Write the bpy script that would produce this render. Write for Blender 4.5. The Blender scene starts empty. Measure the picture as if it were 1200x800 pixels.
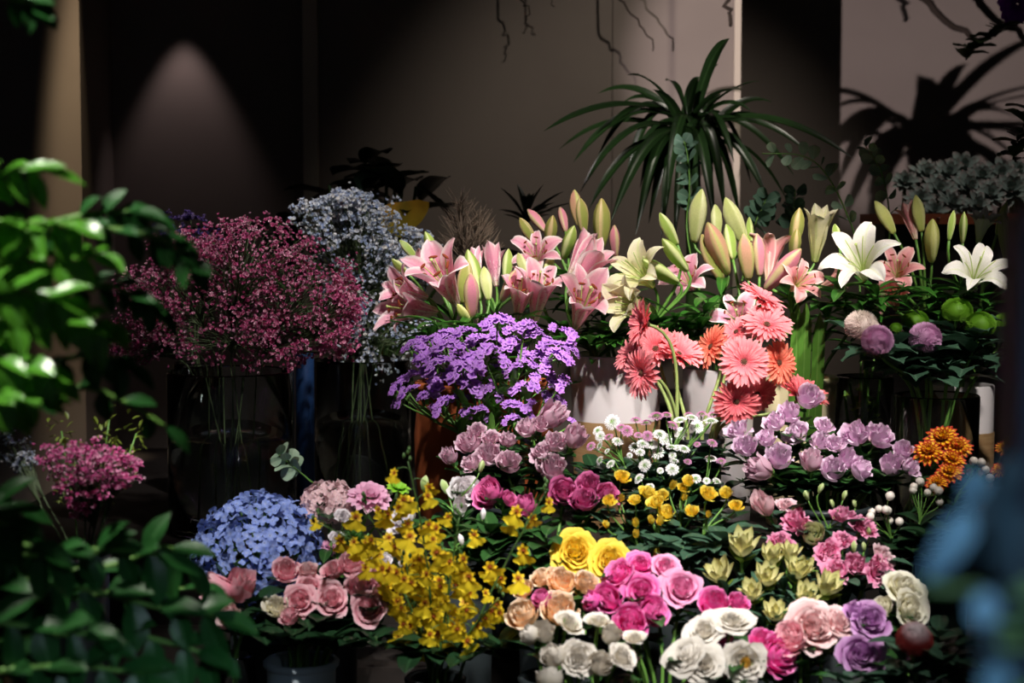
import bpy, math, random
import numpy as np
from mathutils import Vector, Matrix, Quaternion

R = random.Random(11)
NR = np.random.RandomState(5)
PI = math.pi
scene = bpy.context.scene
COL = scene.collection

# ------------------------------------------------------------------ camera model (pixel + depth -> world point)
FPX = 2000.0
CAMZ = 1.45
PITCH = math.radians(4.0)
CAM = Vector((0, 0, CAMZ))
FWD = Vector((0, math.cos(PITCH), -math.sin(PITCH)))
UPV = Vector((0, math.sin(PITCH), math.cos(PITCH)))


def P(px, py, Y):
    d = Vector((1, 0, 0)) * ((px - 600) / FPX) + UPV * ((400 - py) / FPX) + FWD
    return CAM + d * (Y / d.y)


# ------------------------------------------------------------------ mesh builder
class G:
    def __init__(s):
        s.v, s.f, s.uv, s.m, s.n = [], [], [], [], 0

    def raw(s, v, f, uv, m=0):
        v = np.asarray(v, float).reshape(-1, 3)
        f = np.asarray(f, int).reshape(-1, 4)
        s.v.append(v)
        s.f.append(f + s.n)
        s.uv.append(np.asarray(uv, float).reshape(-1, 2))
        s.m.append(np.full(len(f), m, int) if np.isscalar(m) else np.asarray(m))
        s.n += len(v)

    def grid(s, Pt, m=0, uv=None, wrap=False):
        a, b = Pt.shape[:2]
        i = np.arange(a * b).reshape(a, b)
        if wrap:
            j = np.concatenate([i, i[:, :1]], 1)
        else:
            j = i
        f = np.stack([j[:-1, :-1], j[:-1, 1:], j[1:, 1:], j[1:, :-1]], -1).reshape(-1, 4)
        if uv is None:
            U, V = np.meshgrid(np.linspace(0, 1, b), np.linspace(0, 1, a))
            uv = np.stack([U, V], -1)
        s.raw(Pt, f, uv, m)

    def tube(s, pts, rad, n=6, m=0):
        pts = np.asarray([tuple(p) for p in pts], float)
        k = len(pts)
        rad = np.full(k, rad) if np.isscalar(rad) else np.asarray(rad, float)
        t = np.gradient(pts, axis=0)
        t /= np.linalg.norm(t, axis=1, keepdims=True) + 1e-12
        ref = np.array([0.31, 0.95, 0.05])
        a = np.cross(t, ref)
        a /= np.linalg.norm(a, axis=1, keepdims=True) + 1e-12
        b = np.cross(t, a)
        ang = np.arange(n) * 2 * PI / n
        ring = a[:, None] * np.cos(ang)[None, :, None] + b[:, None] * np.sin(ang)[None, :, None]
        Pt = pts[:, None] + ring * rad[:, None, None]
        Pt = np.concatenate([np.repeat(pts[:1, None], n, 1), Pt, np.repeat(pts[-1:, None], n, 1)], 0)
        s.grid(Pt, m, wrap=True)

    def lathe(s, prof, n=32, m=0, lob=0, lobn=3):
        prof = np.asarray(prof, float)
        ang = np.arange(n) * 2 * PI / n
        r = prof[:, 0][:, None] * (1 + lob * np.cos(lobn * ang))[None]
        Pt = np.stack([r * np.cos(ang)[None], r * np.sin(ang)[None], np.repeat(prof[:, 1][:, None], n, 1)], -1)
        U, V = np.meshgrid(np.arange(n) / n, np.linspace(0, 1, len(prof)))
        s.grid(Pt, m, uv=np.stack([U, V], -1), wrap=True)

    def box(s, lo, hi, m=0):
        x0, y0, z0 = lo
        x1, y1, z1 = hi
        v = [(x0, y0, z0), (x1, y0, z0), (x1, y1, z0), (x0, y1, z0), (x0, y0, z1), (x1, y0, z1), (x1, y1, z1), (x0, y1, z1)]
        f = [(0, 3, 2, 1), (4, 5, 6, 7), (0, 1, 5, 4), (1, 2, 6, 5), (2, 3, 7, 6), (3, 0, 4, 7)]
        for q in f:
            s.raw([v[i] for i in q], [[0, 1, 2, 3]], [(0, 0), (1, 0), (1, 1), (0, 1)], m)

    def add(s, o, M, sc=1.0, uvv=None, m=None):
        M = np.asarray(M)
        for v, f, uv, mm in o.parts():
            w = (v * sc) @ M[:3, :3].T + M[:3, 3]
            if uvv is not None:
                uv = uv.copy()
                uv[:, 1] = uvv
            s.raw(w, f, uv, mm if m is None else m)

    def parts(s):
        v = np.concatenate(s.v)
        return [(v, np.concatenate(s.f), np.concatenate(s.uv), np.concatenate(s.m))]

    def scatter(s, o, loc, rot, sc, m=None, uvv=None):
        """many copies of o at once: loc (N,3), rot (N,3,3), sc (N,)"""
        v, f, uv, mm = o.parts()[0]
        N = len(loc)
        W = np.einsum('nij,kj->nki', rot, v) * sc[:, None, None] + loc[:, None]
        Fq = f[None] + (np.arange(N) * len(v))[:, None, None]
        U = np.repeat(uv[None], N, 0).copy()
        if uvv is not None:
            U[:, :, 1] = uvv[:, None]
        s.raw(W.reshape(-1, 3), Fq.reshape(-1, 4), U.reshape(-1, 2), np.tile(mm, N) if m is None else m)

    def allv(s):
        return np.concatenate(s.v)

    def mapv(s, fn):
        s.v = [fn(v) for v in s.v]

    def mesh(s, name, mats, smooth=True):
        v, f, uv, mm = s.parts()[0]
        me = bpy.data.meshes.new(name)
        me.from_pydata(v.tolist(), [], f.tolist())
        l = me.uv_layers.new(name='UVMap')
        idx = np.empty(len(me.loops), int)
        me.loops.foreach_get('vertex_index', idx)
        l.data.foreach_set('uv', uv[idx].astype(np.float32).ravel())
        for m in (mats if isinstance(mats, (list, tuple)) else [mats]):
            me.materials.append(m)
        me.polygons.foreach_set('material_index', mm.astype(np.int32))
        me.polygons.foreach_set('use_smooth', np.full(len(me.polygons), smooth))
        me.update()
        return me


def rotz(a):
    c, s = math.cos(a), math.sin(a)
    M = np.eye(4)
    M[0, 0], M[0, 1], M[1, 0], M[1, 1] = c, -s, s, c
    return M


def align(d, spin=0.0):
    """3x3 whose Z column is d"""
    d = np.asarray(d, float)
    d = d / (np.linalg.norm(d) + 1e-12)
    ref = np.array([0, -1, 0.0]) if abs(d[1]) < 0.9 else np.array([0, 0, 1.0])
    x = np.cross(ref, d)
    x /= np.linalg.norm(x)
    y = np.cross(d, x)
    c, s = math.cos(spin), math.sin(spin)
    return np.stack([x * c + y * s, -x * s + y * c, d], 1)


def M4(loc, rot3=None, sc=1.0):
    M = np.eye(4)
    if rot3 is not None:
        M[:3, :3] = np.asarray(rot3) * sc
    else:
        M[:3, :3] *= sc
    M[:3, 3] = tuple(loc)
    return M


LENS = ([0, .12, .35, .6, .82, .94, 1], [.12, .45, .88, 1, .66, .28, .02])
OVAL = ([0, .1, .3, .55, .8, .93, 1], [.1, .55, .92, 1, .78, .42, .05])
STRAP = ([0, .1, .5, .8, .93, 1], [.35, .6, .95, 1, .75, .2])
ROUND = ([0, .15, .45, .75, .92, 1], [.2, .6, .95, 1, .7, .25])


def petal(L, W, th0, th1, nu=5, nv=8, prof=LENS, cup=0.0, ruf=0.0, pw=1.0, r0=0.0, z0=0.0, rib=0.0, ph=0.0, twist=0.0):
    v = np.linspace(0, 1, nv)
    th = th0 + (th1 - th0) * v ** pw
    dv = np.diff(v, prepend=0)
    r = r0 + np.cumsum(L * np.cos(th) * dv)
    h = z0 + np.cumsum(L * np.sin(th) * dv)
    w = W / 2 * np.interp(v, *prof)
    s = np.linspace(-1, 1, nu)
    off = cup * w[:, None] * (s ** 2)[None]
    if rib:
        off = off - rib * W * np.exp(-(s / .22) ** 2)[None] * np.interp(v, [0, .3, .8, 1], [0, 1, 1, 0])[:, None]
    if ruf:
        off = off + ruf * W * np.sin(v * 15 + ph)[:, None] * s[None] * v[:, None]
        off = off + ruf * W * .6 * np.sin(s * 6 + ph)[None] * (v ** 3)[:, None]
    off = off + twist * (w[:, None] * s[None]) * v[:, None]
    x = s[None] * w[:, None]
    return np.stack([x, r[:, None] - np.sin(th)[:, None] * off, h[:, None] + np.cos(th)[:, None] * off], -1)


def rot_grid(Pt, M):
    M = np.asarray(M)
    return Pt @ M[:3, :3].T + M[:3, 3]


def place_leaf(g, base, d, L, W, m=0, th0=.15, th1=-.5, prof=LENS, cup=.25, ruf=0.0, up=(0, 0, 1), nu=5, nv=7, rib=.05, roll=0.0):
    d = np.asarray(tuple(d), float)
    d /= np.linalg.norm(d) + 1e-12
    up = np.asarray(tuple(up), float)
    x = np.cross(d, up)
    if np.linalg.norm(x) < 1e-3:
        x = np.cross(d, np.array([0.3, .9, 0]))
    x /= np.linalg.norm(x)
    z = np.cross(x, d)
    if roll:
        c, s = math.cos(roll), math.sin(roll)
        x, z = x * c + z * s, -x * s + z * c
    M = np.eye(4)
    M[:3, 0], M[:3, 1], M[:3, 2], M[:3, 3] = x, d, z, tuple(base)
    g.grid(rot_grid(petal(L, W, th0, th1, nu, nv, prof, cup, ruf, rib=rib, ph=R.random() * 6), M), m)


def bez(a, b, c, d, n=12):
    t = np.linspace(0, 1, n)[:, None]
    a, b, c, d = [np.asarray(tuple(q), float) for q in (a, b, c, d)]
    return (1 - t) ** 3 * a + 3 * (1 - t) ** 2 * t * b + 3 * (1 - t) * t * t * c + t ** 3 * d


# ------------------------------------------------------------------ materials
MATS = {}


def nd(nt, t, **kw):
    n = nt.nodes.new(t)
    for k, v in kw.items():
        setattr(n, k, v)
    return n


def srgb(c):
    if isinstance(c, str):
        c = [int(c[i:i + 2], 16) / 255 for i in (0, 2, 4)]
    return tuple((x / 12.92 if x <= .04045 else ((x + .055) / 1.055) ** 2.4) for x in c) + (1,)


def petal_mat(name, stops, edge=None, ew=(.7, 1.0), rough=.55, trans=.25, var=.10, stripe=None, spots=None, bump=.15, midrib=None, nscale=40, spec=.3):
    """colour runs from the base (v=0) to the tip (v=1) of a petal; edge tints its margin"""
    if name in MATS:
        return MATS[name]
    m = bpy.data.materials.new(name)
    m.use_nodes = True
    nt = m.node_tree
    nt.nodes.clear()
    L = nt.links.new
    out = nd(nt, 'ShaderNodeOutputMaterial')
    bs = nd(nt, 'ShaderNodeBsdfPrincipled')
    uv = nd(nt, 'ShaderNodeUVMap')
    sep = nd(nt, 'ShaderNodeSeparateXYZ')
    L(uv.outputs[0], sep.inputs[0])
    ramp = nd(nt, 'ShaderNodeValToRGB')
    el = ramp.color_ramp.elements
    while len(el) < len(stops):
        el.new(.5)
    for e, (p, c) in zip(el, stops):
        e.position = p
        e.color = srgb(c)
    L(sep.outputs[1], ramp.inputs[0])
    col = ramp.outputs[0]
    ab = nd(nt, 'ShaderNodeMath', operation='MULTIPLY_ADD')
    L(sep.outputs[0], ab.inputs[0])
    ab.inputs[1].default_value = 2
    ab.inputs[2].default_value = -1
    ab2 = nd(nt, 'ShaderNodeMath', operation='ABSOLUTE')
    L(ab.outputs[0], ab2.inputs[0])

    def mix(fac, a, b, mode='MIX'):
        x = nd(nt, 'ShaderNodeMix', data_type='RGBA', blend_type=mode)
        if isinstance(fac, (int, float)):
            x.inputs[0].default_value = fac
        else:
            L(fac, x.inputs[0])
        L(a, x.inputs[6])
        if isinstance(b, tuple):
            x.inputs[7].default_value = b
        else:
            L(b, x.inputs[7])
        return x.outputs[2]

    def maprange(src, a, b, lo=0., hi=1.):
        x = nd(nt, 'ShaderNodeMapRange')
        x.interpolation_type = 'SMOOTHSTEP'
        L(src, x.inputs[0])
        for i, q in enumerate((a, b, lo, hi)):
            x.inputs[i + 1].default_value = q
        return x.outputs[0]

    if stripe:
        k, c, amt = stripe
        s1 = nd(nt, 'ShaderNodeMath', operation='MULTIPLY')
        L(sep.outputs[0], s1.inputs[0])
        s1.inputs[1].default_value = 2 * PI * k
        s2 = nd(nt, 'ShaderNodeMath', operation='COSINE')
        L(s1.outputs[0], s2.inputs[0])
        col = mix(maprange(s2.outputs[0], -.2, 1, 0, amt), col, srgb(c))
    if midrib:
        c, wd, amt = midrib
        col = mix(maprange(ab2.outputs[0], 0, wd, amt, 0), col, srgb(c))
    if edge:
        col = mix(maprange(ab2.outputs[0], ew[0], ew[1]), col, srgb(edge))
    tc = nd(nt, 'ShaderNodeTexCoord')
    if spots:
        c, sc, lo = spots
        vo = nd(nt, 'ShaderNodeTexNoise')
        vo.inputs['Scale'].default_value = sc
        L(tc.outputs['UV'], vo.inputs['Vector'])
        f = maprange(vo.outputs[0], lo, lo + .06)
        x = nd(nt, 'ShaderNodeMath', operation='MULTIPLY')
        L(f, x.inputs[0])
        L(maprange(sep.outputs[1], .75, .35), x.inputs[1])
        col = mix(x.outputs[0], col, srgb(c))
    no = nd(nt, 'ShaderNodeTexNoise')
    no.inputs['Scale'].default_value = nscale
    no.inputs['Detail'].default_value = 3
    L(tc.outputs['Object'], no.inputs['Vector'])
    oi = nd(nt, 'ShaderNodeObjectInfo')
    hs = nd(nt, 'ShaderNodeHueSaturation')
    L(col, hs.inputs['Color'])
    v1 = nd(nt, 'ShaderNodeMath', operation='MULTIPLY_ADD')
    L(no.outputs[0], v1.inputs[0])
    v1.inputs[1].default_value = var * 3
    v1.inputs[2].default_value = 1 - var * 1.5
    v2 = nd(nt, 'ShaderNodeMath', operation='MULTIPLY_ADD')
    L(oi.outputs['Random'], v2.inputs[0])
    v2.inputs[1].default_value = var * 1.5
    v2.inputs[2].default_value = 1 - var * .75
    v3 = nd(nt, 'ShaderNodeMath', operation='MULTIPLY')
    L(v1.outputs[0], v3.inputs[0])
    L(v2.outputs[0], v3.inputs[1])
    L(v3.outputs[0], hs.inputs['Value'])
    col = hs.outputs[0]
    L(col, bs.inputs['Base Color'])
    bs.inputs['Roughness'].default_value = rough
    bs.inputs['Specular IOR Level'].default_value = spec
    if bump:
        bp = nd(nt, 'ShaderNodeBump')
        bp.inputs['Strength'].default_value = bump
        bp.inputs['Distance'].default_value = .002
        wv = nd(nt, 'ShaderNodeTexNoise')
        mp = nd(nt, 'ShaderNodeMapping')
        mp.inputs['Scale'].default_value = (26, 3, 1)
        L(tc.outputs['UV'], mp.inputs[0])
        L(mp.outputs[0], wv.inputs['Vector'])
        wv.inputs['Scale'].default_value = 1
        L(wv.outputs[0], bp.inputs['Height'])
        L(bp.outputs[0], bs.inputs['Normal'])
    if trans:
        tr = nd(nt, 'ShaderNodeBsdfTranslucent')
        L(col, tr.inputs[0])
        mx = nd(nt, 'ShaderNodeMixShader')
        mx.inputs[0].default_value = trans
        L(bs.outputs[0], mx.inputs[1])
        L(tr.outputs[0], mx.inputs[2])
        L(mx.outputs[0], out.inputs[0])
    else:
        L(bs.outputs[0], out.inputs[0])
    MATS[name] = m
    return m


def leaf_mat(name, c, rib=None, rough=.4, trans=.12, var=.16, spec=.45, tip=None):
    return petal_mat(name, [(0, c), (1, tip or c)], midrib=(rib, .16, .7) if rib else None, rough=rough, trans=trans, var=var, bump=.1, spec=spec)


def solid(name, c, rough=.5, spec=.4, noise=None, bump=0, metal=0):
    """noise = (other colour, scale, stretch)"""
    if name in MATS:
        return MATS[name]
    m = bpy.data.materials.new(name)
    m.use_nodes = True
    nt = m.node_tree
    bs = nt.nodes['Principled BSDF']
    bs.inputs['Base Color'].default_value = srgb(c)
    bs.inputs['Roughness'].default_value = rough
    bs.inputs['Specular IOR Level'].default_value = spec
    bs.inputs['Metallic'].default_value = metal
    if noise:
        tc = nd(nt, 'ShaderNodeTexCoord')
        mp = nd(nt, 'ShaderNodeMapping')
        mp.inputs['Scale'].default_value = noise[2]
        no = nd(nt, 'ShaderNodeTexNoise')
        no.inputs['Scale'].default_value = noise[1]
        no.inputs['Detail'].default_value = 6
        nt.links.new(tc.outputs['Object'], mp.inputs[0])
        nt.links.new(mp.outputs[0], no.inputs['Vector'])
        rp = nd(nt, 'ShaderNodeValToRGB')
        rp.color_ramp.elements[0].position = .35
        rp.color_ramp.elements[1].position = .65
        rp.color_ramp.elements[0].color = srgb(c)
        rp.color_ramp.elements[1].color = srgb(noise[0])
        nt.links.new(no.outputs[0], rp.inputs[0])
        nt.links.new(rp.outputs[0], bs.inputs['Base Color'])
        if bump:
            bp = nd(nt, 'ShaderNodeBump')
            bp.inputs['Strength'].default_value = bump
            bp.inputs['Distance'].default_value = .003
            nt.links.new(no.outputs[0], bp.inputs['Height'])
            nt.links.new(bp.outputs[0], bs.inputs['Normal'])
    MATS[name] = m
    return m


def glass_mat(name, tint=(.9, .95, .93, 1), rough=.02, ior=1.45):
    if name in MATS:
        return MATS[name]
    m = bpy.data.materials.new(name)
    m.use_nodes = True
    nt = m.node_tree
    bs = nt.nodes['Principled BSDF']
    bs.inputs['Base Color'].default_value = tint
    bs.inputs['Roughness'].default_value = rough
    bs.inputs['Transmission Weight'].default_value = 1
    bs.inputs['IOR'].default_value = ior
    MATS[name] = m
    return m


# ------------------------------------------------------------------ scene objects
WM = {}


def tag(o, label=None, cat=None, group=None, kind=None):
    if label:
        o['label'] = label
    if cat:
        o['category'] = cat
    if group:
        o['group'] = group
    if kind:
        o['kind'] = kind
    return o


def thing(name, label, cat, loc, group=None):
    o = bpy.data.objects.new(name, None)
    COL.objects.link(o)
    o.location = loc
    o.empty_display_size = .02
    WM[o.name] = Matrix.Translation(Vector(tuple(loc)))
    return tag(o, label, cat, group)


def part(name, me, parent=None, M=None, label=None, kind=None):
    """a mesh object; M is its world matrix (identity: the mesh is in world coordinates)"""
    o = bpy.data.objects.new(name, me)
    COL.objects.link(o)
    M = Matrix.Identity(4) if M is None else Matrix(np.asarray(M).tolist())
    WM[o.name] = M
    if parent is not None:
        o.parent = parent
        o.matrix_basis = WM[parent.name].inverted() @ M
    else:
        o.matrix_basis = M
    if label:
        o['label'] = label
    if kind:
        o['kind'] = kind
    return o


ORD = 'first second third fourth fifth sixth seventh eighth ninth tenth eleventh twelfth thirteenth fourteenth fifteenth sixteenth seventeenth eighteenth nineteenth twentieth twenty-first twenty-second'.split()
# ------------------------------------------------------------------ flower templates (axis +Z, largest radius 1)
M_STEM = leaf_mat('stem_green', '5f8a3c', rough=.45, trans=0)
M_STEMD = leaf_mat('stem_dark_green', '3f5f2c', rough=.5, trans=0)
M_CALYX = leaf_mat('calyx_green', '6d9a48', rough=.5)
M_LEAF = leaf_mat('rose_leaf', '2c5226', '547a44', rough=.35)
M_LEAFG = leaf_mat('grey_green_leaf', '3d5c48', '64826a', rough=.4)
M_LEAFL = leaf_mat('lily_leaf', '316322', '5c8c3c', rough=.28, trans=.2)
M_LEAFD = leaf_mat('dark_leaf', '1c3820', '365a38', rough=.35)


def fin(g, mats, name, zc=None):
    v = g.allv()
    r = np.percentile(np.hypot(v[:, 0], v[:, 1]), 99.5)
    g.mapv(lambda q: q / r)
    v = g.allv()
    return dict(mesh=g.mesh(name, mats), zc=(v[:, 2].min() + v[:, 2].max()) / 2 if zc is None else zc, k=1 / r, ztop=v[:, 2].max(), zb=v[:, 2].min())


def calyx_geo(rad=.32, ln=.6, sep=5):
    g = G()
    g.lathe([(0.001, -.14), (.10 * rad / .32, -.12), (.15 * rad / .32, 0), (.13 * rad / .32, .08), (.001, .1)], 10)
    for i in range(sep):
        g.grid(rot_grid(petal(ln, .26, .15, 1.25, 3, 6, LENS, .2, r0=.06), rotz(i * 2 * PI / sep + .3)))
    return g


def rose_geo(N=22, open_=.5, seed=0, ruf=.03, H=1.05, nu=9, nv=8, tip=.07, wide=1.0, bell=0.0, flat=0.0, inner=.05, wavy=3):
    rs = np.random.RandomState(seed)
    g = G()
    for i in range(N):
        t = i / (N - 1)
        Rr = inner + (1 - inner) * (t ** .95) * (.62 + .38 * open_)
        Hi = H * (1.0 - (.10 + .45 * open_) * t ** 1.6) * (1 + rs.uniform(-.04, .04))
        flare = (.06 + .42 * open_ * t ** 1.3) * (1 if t > .15 else .2) + bell * t
        a = (2.0 - .95 * min(1, t * 1.4)) * wide
        v = np.linspace(0, 1, nv)[:, None]
        s = np.linspace(-1, 1, nu)[None]
        wp = np.interp(v, [0, .3, .65, .88, 1], [.55, .9, 1, .82, .52])
        body = Rr * (np.sin(PI / 2 * np.minimum(v / .62, 1)) ** .75)
        fl = np.clip((v - .62) / .38, 0, 1) ** 1.8
        r = body * (1 - .10 * (1 - open_) * np.clip((v - .5) / .5, 0, 1) ** 2) + flare * Rr * fl
        z = Hi * v - fl * flare * Hi * (.30 + flat) - Hi * .10 * np.abs(s) ** 2.5 * v ** 2 + tip * np.exp(-(s / .25) ** 2) * v ** 4 * .6
        ph = rs.uniform(0, 6.28)
        r = r * (1 + .09 * s + rs.uniform(-.04, .04)) + ruf * np.sin(s * wavy + ph) * v ** 2 + ruf * .7 * np.sin(s * wavy * 2.3 + ph * 2) * v ** 4
        z = z + ruf * .8 * np.sin(s * wavy * 1.7 + ph + 1) * v ** 3
        az = i * 2.399 + rs.uniform(-.2, .2) + s * a * wp
        Pt = np.stack([r * np.cos(az), r * np.sin(az), z * np.ones_like(az)], -1)
        U = (s + 1) / 2 * np.ones_like(az)
        V = v * np.ones_like(az)
        g.grid(Pt, 0, np.stack([U, V], -1))
    return g


def mk_rose(name, mat, n=3, calyx=True, **kw):
    out = []
    for k in range(n):
        T = fin(rose_geo(seed=sum(map(ord, name)) + k * 7, **kw), mat, name)
        T['name'] = 'bloom'
        T['subs'] = []
        if calyx:
            c = calyx_geo()
            c.mapv(lambda q: q * T['k'] * 1.0)
            T['subs'] = [('calyx', c.mesh(name + '_calyx', M_CALYX))]
        out.append(T)
    return out


# --- lilies
def lily_tpl(name, mats, openn, seed, anth=True, wild=.15, W=1.0):
    """mats: petal, filament, anther.  length 1 along the axis when closed"""
    rs = np.random.RandomState(seed)
    g = G()
    pr = ([0, .2, .5, .72, .88, .96, 1], [.34, .55, .95, 1, .66, .30, .03])
    for i in range(6):
        outer = i % 2
        o = openn + rs.uniform(-wild, wild)
        th0 = math.radians(82 - 8 * openn)
        th1 = math.radians(80 - 165 * max(0, o))
        p = petal(1.12 + rs.uniform(-.06, .06), (.30 if outer else .43) * W, th0, th1, 7, 14, pr, cup=.42 - .5 * max(0, o) + .1, ruf=.04 + .06 * openn, pw=2.3 + 2.2 * (1 - openn), r0=.045 + (.012 if outer else 0), rib=.07, ph=rs.uniform(0, 6), twist=rs.uniform(-.25, .25) * openn)
        g.grid(rot_grid(p, rotz(i * PI / 3 + rs.uniform(-.06, .06))))
    g.lathe([(.0, -.03), (.05, -.02), (.065, .04), (.06, .1)], 10)
    st = G()
    an = G()
    for i in range(6):
        az = i * PI / 3 + .5
        sp = .10 + .26 * openn
        tip = np.array([math.cos(az) * sp, math.sin(az) * sp, .80])
        st.tube(bez((.02 * math.cos(az), .02 * math.sin(az), .1), (.03 * math.cos(az), .03 * math.sin(az), .4), tip * [.7, .7, .85], tip, 8), .010, 5)
        if anth:
            d = np.array([-math.sin(az), math.cos(az), .3]) * .065
            an.tube([tip - d, tip - d * .5, tip + d * .5, tip + d], [.008, .022, .022, .008], 6)
    st.tube([(0, 0, .1), (.02, 0, .5), (.03, .01, .92), (.03, .01, .95)], [.018, .014, .016, .03], 6)
    T = dict(mesh=g.mesh(name, mats[0]), zc=.55, name='bloom', subs=[('stamens', st.mesh(name + '_stamens', mats[1]))])
    if anth:
        T['subs'].append(('anthers', an.mesh(name + '_anthers', mats[2])))
    return T


def bud_tpl(name, mat, fat=.155):
    g = G()
    pr = [(0, .0), (.30, .015), (.52, .07), (.74, .22), (.95, .42), (1.0, .56), (.9, .72), (.62, .85), (.32, .94), (.12, .985), (.0, 1.0)]
    g.lathe([(r * fat, z) for r, z in pr], 24, lob=.13, lobn=3)
    return dict(mesh=g.mesh(name, mat), zc=.5, name='bud', subs=[])


# --- gerbera
def gerbera_tpl(name, mp, mc, seed, lift=0.0):
    rs = np.random.RandomState(seed)
    g = G()
    for ring, (n, L, th0, th1, z0, W) in enumerate([(27, .84, .22 + lift, -.16 + lift, -.02, .19), (25, .78, .36 + lift, .0 + lift, .015, .18), (26, .46, .60 + lift, .20 + lift, .03, .11)]):
        for i in range(n):
            p = petal(L * rs.uniform(.90, 1.06), W * rs.uniform(.85, 1.1), th0 + rs.uniform(-.1, .1), th1 + rs.uniform(-.18, .18), 5, 7, ([0, .15, .55, .85, .95, 1], [.35, .6, 1, .85, .6, .2]), cup=.35, r0=.15, z0=z0, twist=rs.uniform(-.3, .3))
            g.grid(rot_grid(p, rotz((i + ring * .5) * 2 * PI / n + rs.uniform(-.06, .06))))
    c = G()
    for i in range(60):
        r = .03 + .17 * math.sqrt(i / 60)
        a = i * 2.4
        p = petal(.085, .04, 1.2, .6, 3, 4, STRAP, .2, r0=r, z0=.03)
        c.grid(rot_grid(p, rotz(a)))
    d = G()
    d.lathe([(0, .10), (.06, .095), (.10, .07), (.14, .03), (.15, -.04), (.12, -.12), (.05, -.17), (0, -.18)], 14)
    T = fin(g, mp, name, zc=.05)
    c.mapv(lambda q: q * T['k'])
    d.mapv(lambda q: q * T['k'])
    T['name'] = 'bloom'
    T['subs'] = [('floret_ring', c.mesh(name + '_ring', mp)), ('disc', d.mesh(name + '_disc', mc))]
    return T


# --- pompon chrysanthemum
def pompon_tpl(name, mat, N=900, zmin=-.65, L=.28, W=.085, curl=1.3, core=.75, squash=.92, seed=1):
    rs = np.random.RandomState(seed)
    g = G()
    u = (np.arange(N) + .5) / N
    z = 1 - u * (1 - zmin)
    a = np.arange(N) * 2.39996
    r = np.sqrt(np.maximum(0, 1 - z * z))
    pts = np.stack([r * np.cos(a), r * np.sin(a), z], -1)
    t = G()
    p = petal(L, W, 1.0, 1.0 + curl * .5, 3, 4, STRAP, .5)
    p = p - p.mean((0, 1)) * [0, 1, 0]
    t.grid(p)
    rot = np.stack([align(q, rs.uniform(-.3, .3)) for q in pts])
    g.scatter(t, pts * core * [1, 1, squash], rot, rs.uniform(.85, 1.15, N), uvv=u * .98)
    g.lathe([(0, core * squash * .95), (core * .6, core * squash * .75), (core * .93, .1), (core * .8, zmin * .7), (.2, zmin), (0, zmin)], 12)
    T = fin(g, mat, name)
    T['name'] = 'bloom'
    T['subs'] = []
    return T


def button_tpl(name, mat, mcal, seed=1, cup=.45):
    """small flat daisy-like chrysanthemum: greenish eye, rounded ray petals"""
    rs = np.random.RandomState(seed)
    g = G()
    N = 90
    for i in range(N):
        u = math.sqrt((i + .5) / N)
        L = .20 + .20 * u
        p = petal(L, .15 + .06 * u, 1.3 - 1.25 * u, .9 - 1.15 * u, 3, 4, STRAP, .3, r0=.78 * u, z0=cup * (1 - u * u) * .8)
        q = rot_grid(p, rotz(i * 2.39996 + rs.uniform(-.1, .1)))
        U, V = np.meshgrid(np.linspace(0, 1, 3), np.full(4, u))
        g.grid(q, 0, np.stack([U, V], -1))
    c = G()
    c.lathe([(0, .3), (.3, .25), (.62, .0), (.35, -.22), (.08, -.36), (0, -.36)], 10)
    T = fin(g, mat, name)
    c.mapv(lambda q: q * T['k'])
    T['name'] = 'bloom'
    T['subs'] = [('calyx', c.mesh(name + '_calyx', mcal))]
    return T


def rayflower_tpl(name, mat, seed=1, rings=((16, 1.0, .1, -.1), (15, .8, .5, .25), (12, .55, .9, .7), (8, .35, 1.2, 1.2)), W=.28):
    rs = np.random.RandomState(seed)
    g = G()
    for k, (n, L, a, b) in enumerate(rings):
        for i in range(n):
            p = petal(L * rs.uniform(.9, 1.05), W, a, b + rs.uniform(-.1, .1), 5, 6, STRAP, .4, r0=.06, z0=.03 * k)
            g.grid(rot_grid(p, rotz((i + k * .5) * 2 * PI / n + rs.uniform(-.1, .1))))
    T = fin(g, mat, name, zc=.15)
    T['name'] = 'bloom'
    T['subs'] = []
    return T


# --- hydrangea head
def hydrangea_tpl(name, mat, N=400, seed=3, squash=.86, fs=.14, zmin=-.45):
    rs = np.random.RandomState(seed)
    f = G()
    for i in range(4):
        p = petal(.62, .62, .25, -.1, 5, 5, ([0, .25, .55, .85, 1], [.25, .75, 1, .8, .3]), .25, ruf=.04, r0=.02, ph=i)
        f.grid(rot_grid(p, rotz(i * PI / 2)))
    f.lathe([(0, .10), (.06, .07), (.07, 0), (0, -.03)], 6)
    g = G()
    u = (np.arange(N) + .5) / N
    z = 1 - u * (1 - zmin)
    a = np.arange(N) * 2.39996
    r = np.sqrt(np.maximum(0, 1 - z * z))
    pts = np.stack([r * np.cos(a), r * np.sin(a), z * squash], -1)
    nrm = pts + rs.normal(0, .42, pts.shape)
    rot = np.stack([align(q, rs.uniform(0, 6)) for q in nrm])
    lump = 1 + .05 * np.sin(pts[:, 0] * 5 + 1) * np.cos(pts[:, 1] * 4) + rs.normal(0, .045, N)
    g.scatter(f, pts * .9 * lump[:, None], rot, fs * rs.uniform(.85, 1.2, N))
    T = fin(g, mat, name, zc=.2)
    b = G()
    for i in range(40):
        q = pts[rs.randint(N)] * .85
        b.tube([(0, 0, -.7), q * .45, q], .014, 4)
    b.mapv(lambda q: q * T['k'])
    T['name'] = 'flower_head'
    T['subs'] = [('stalks', b.mesh(name + '_stalks', M_STEMD))]
    return T


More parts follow.
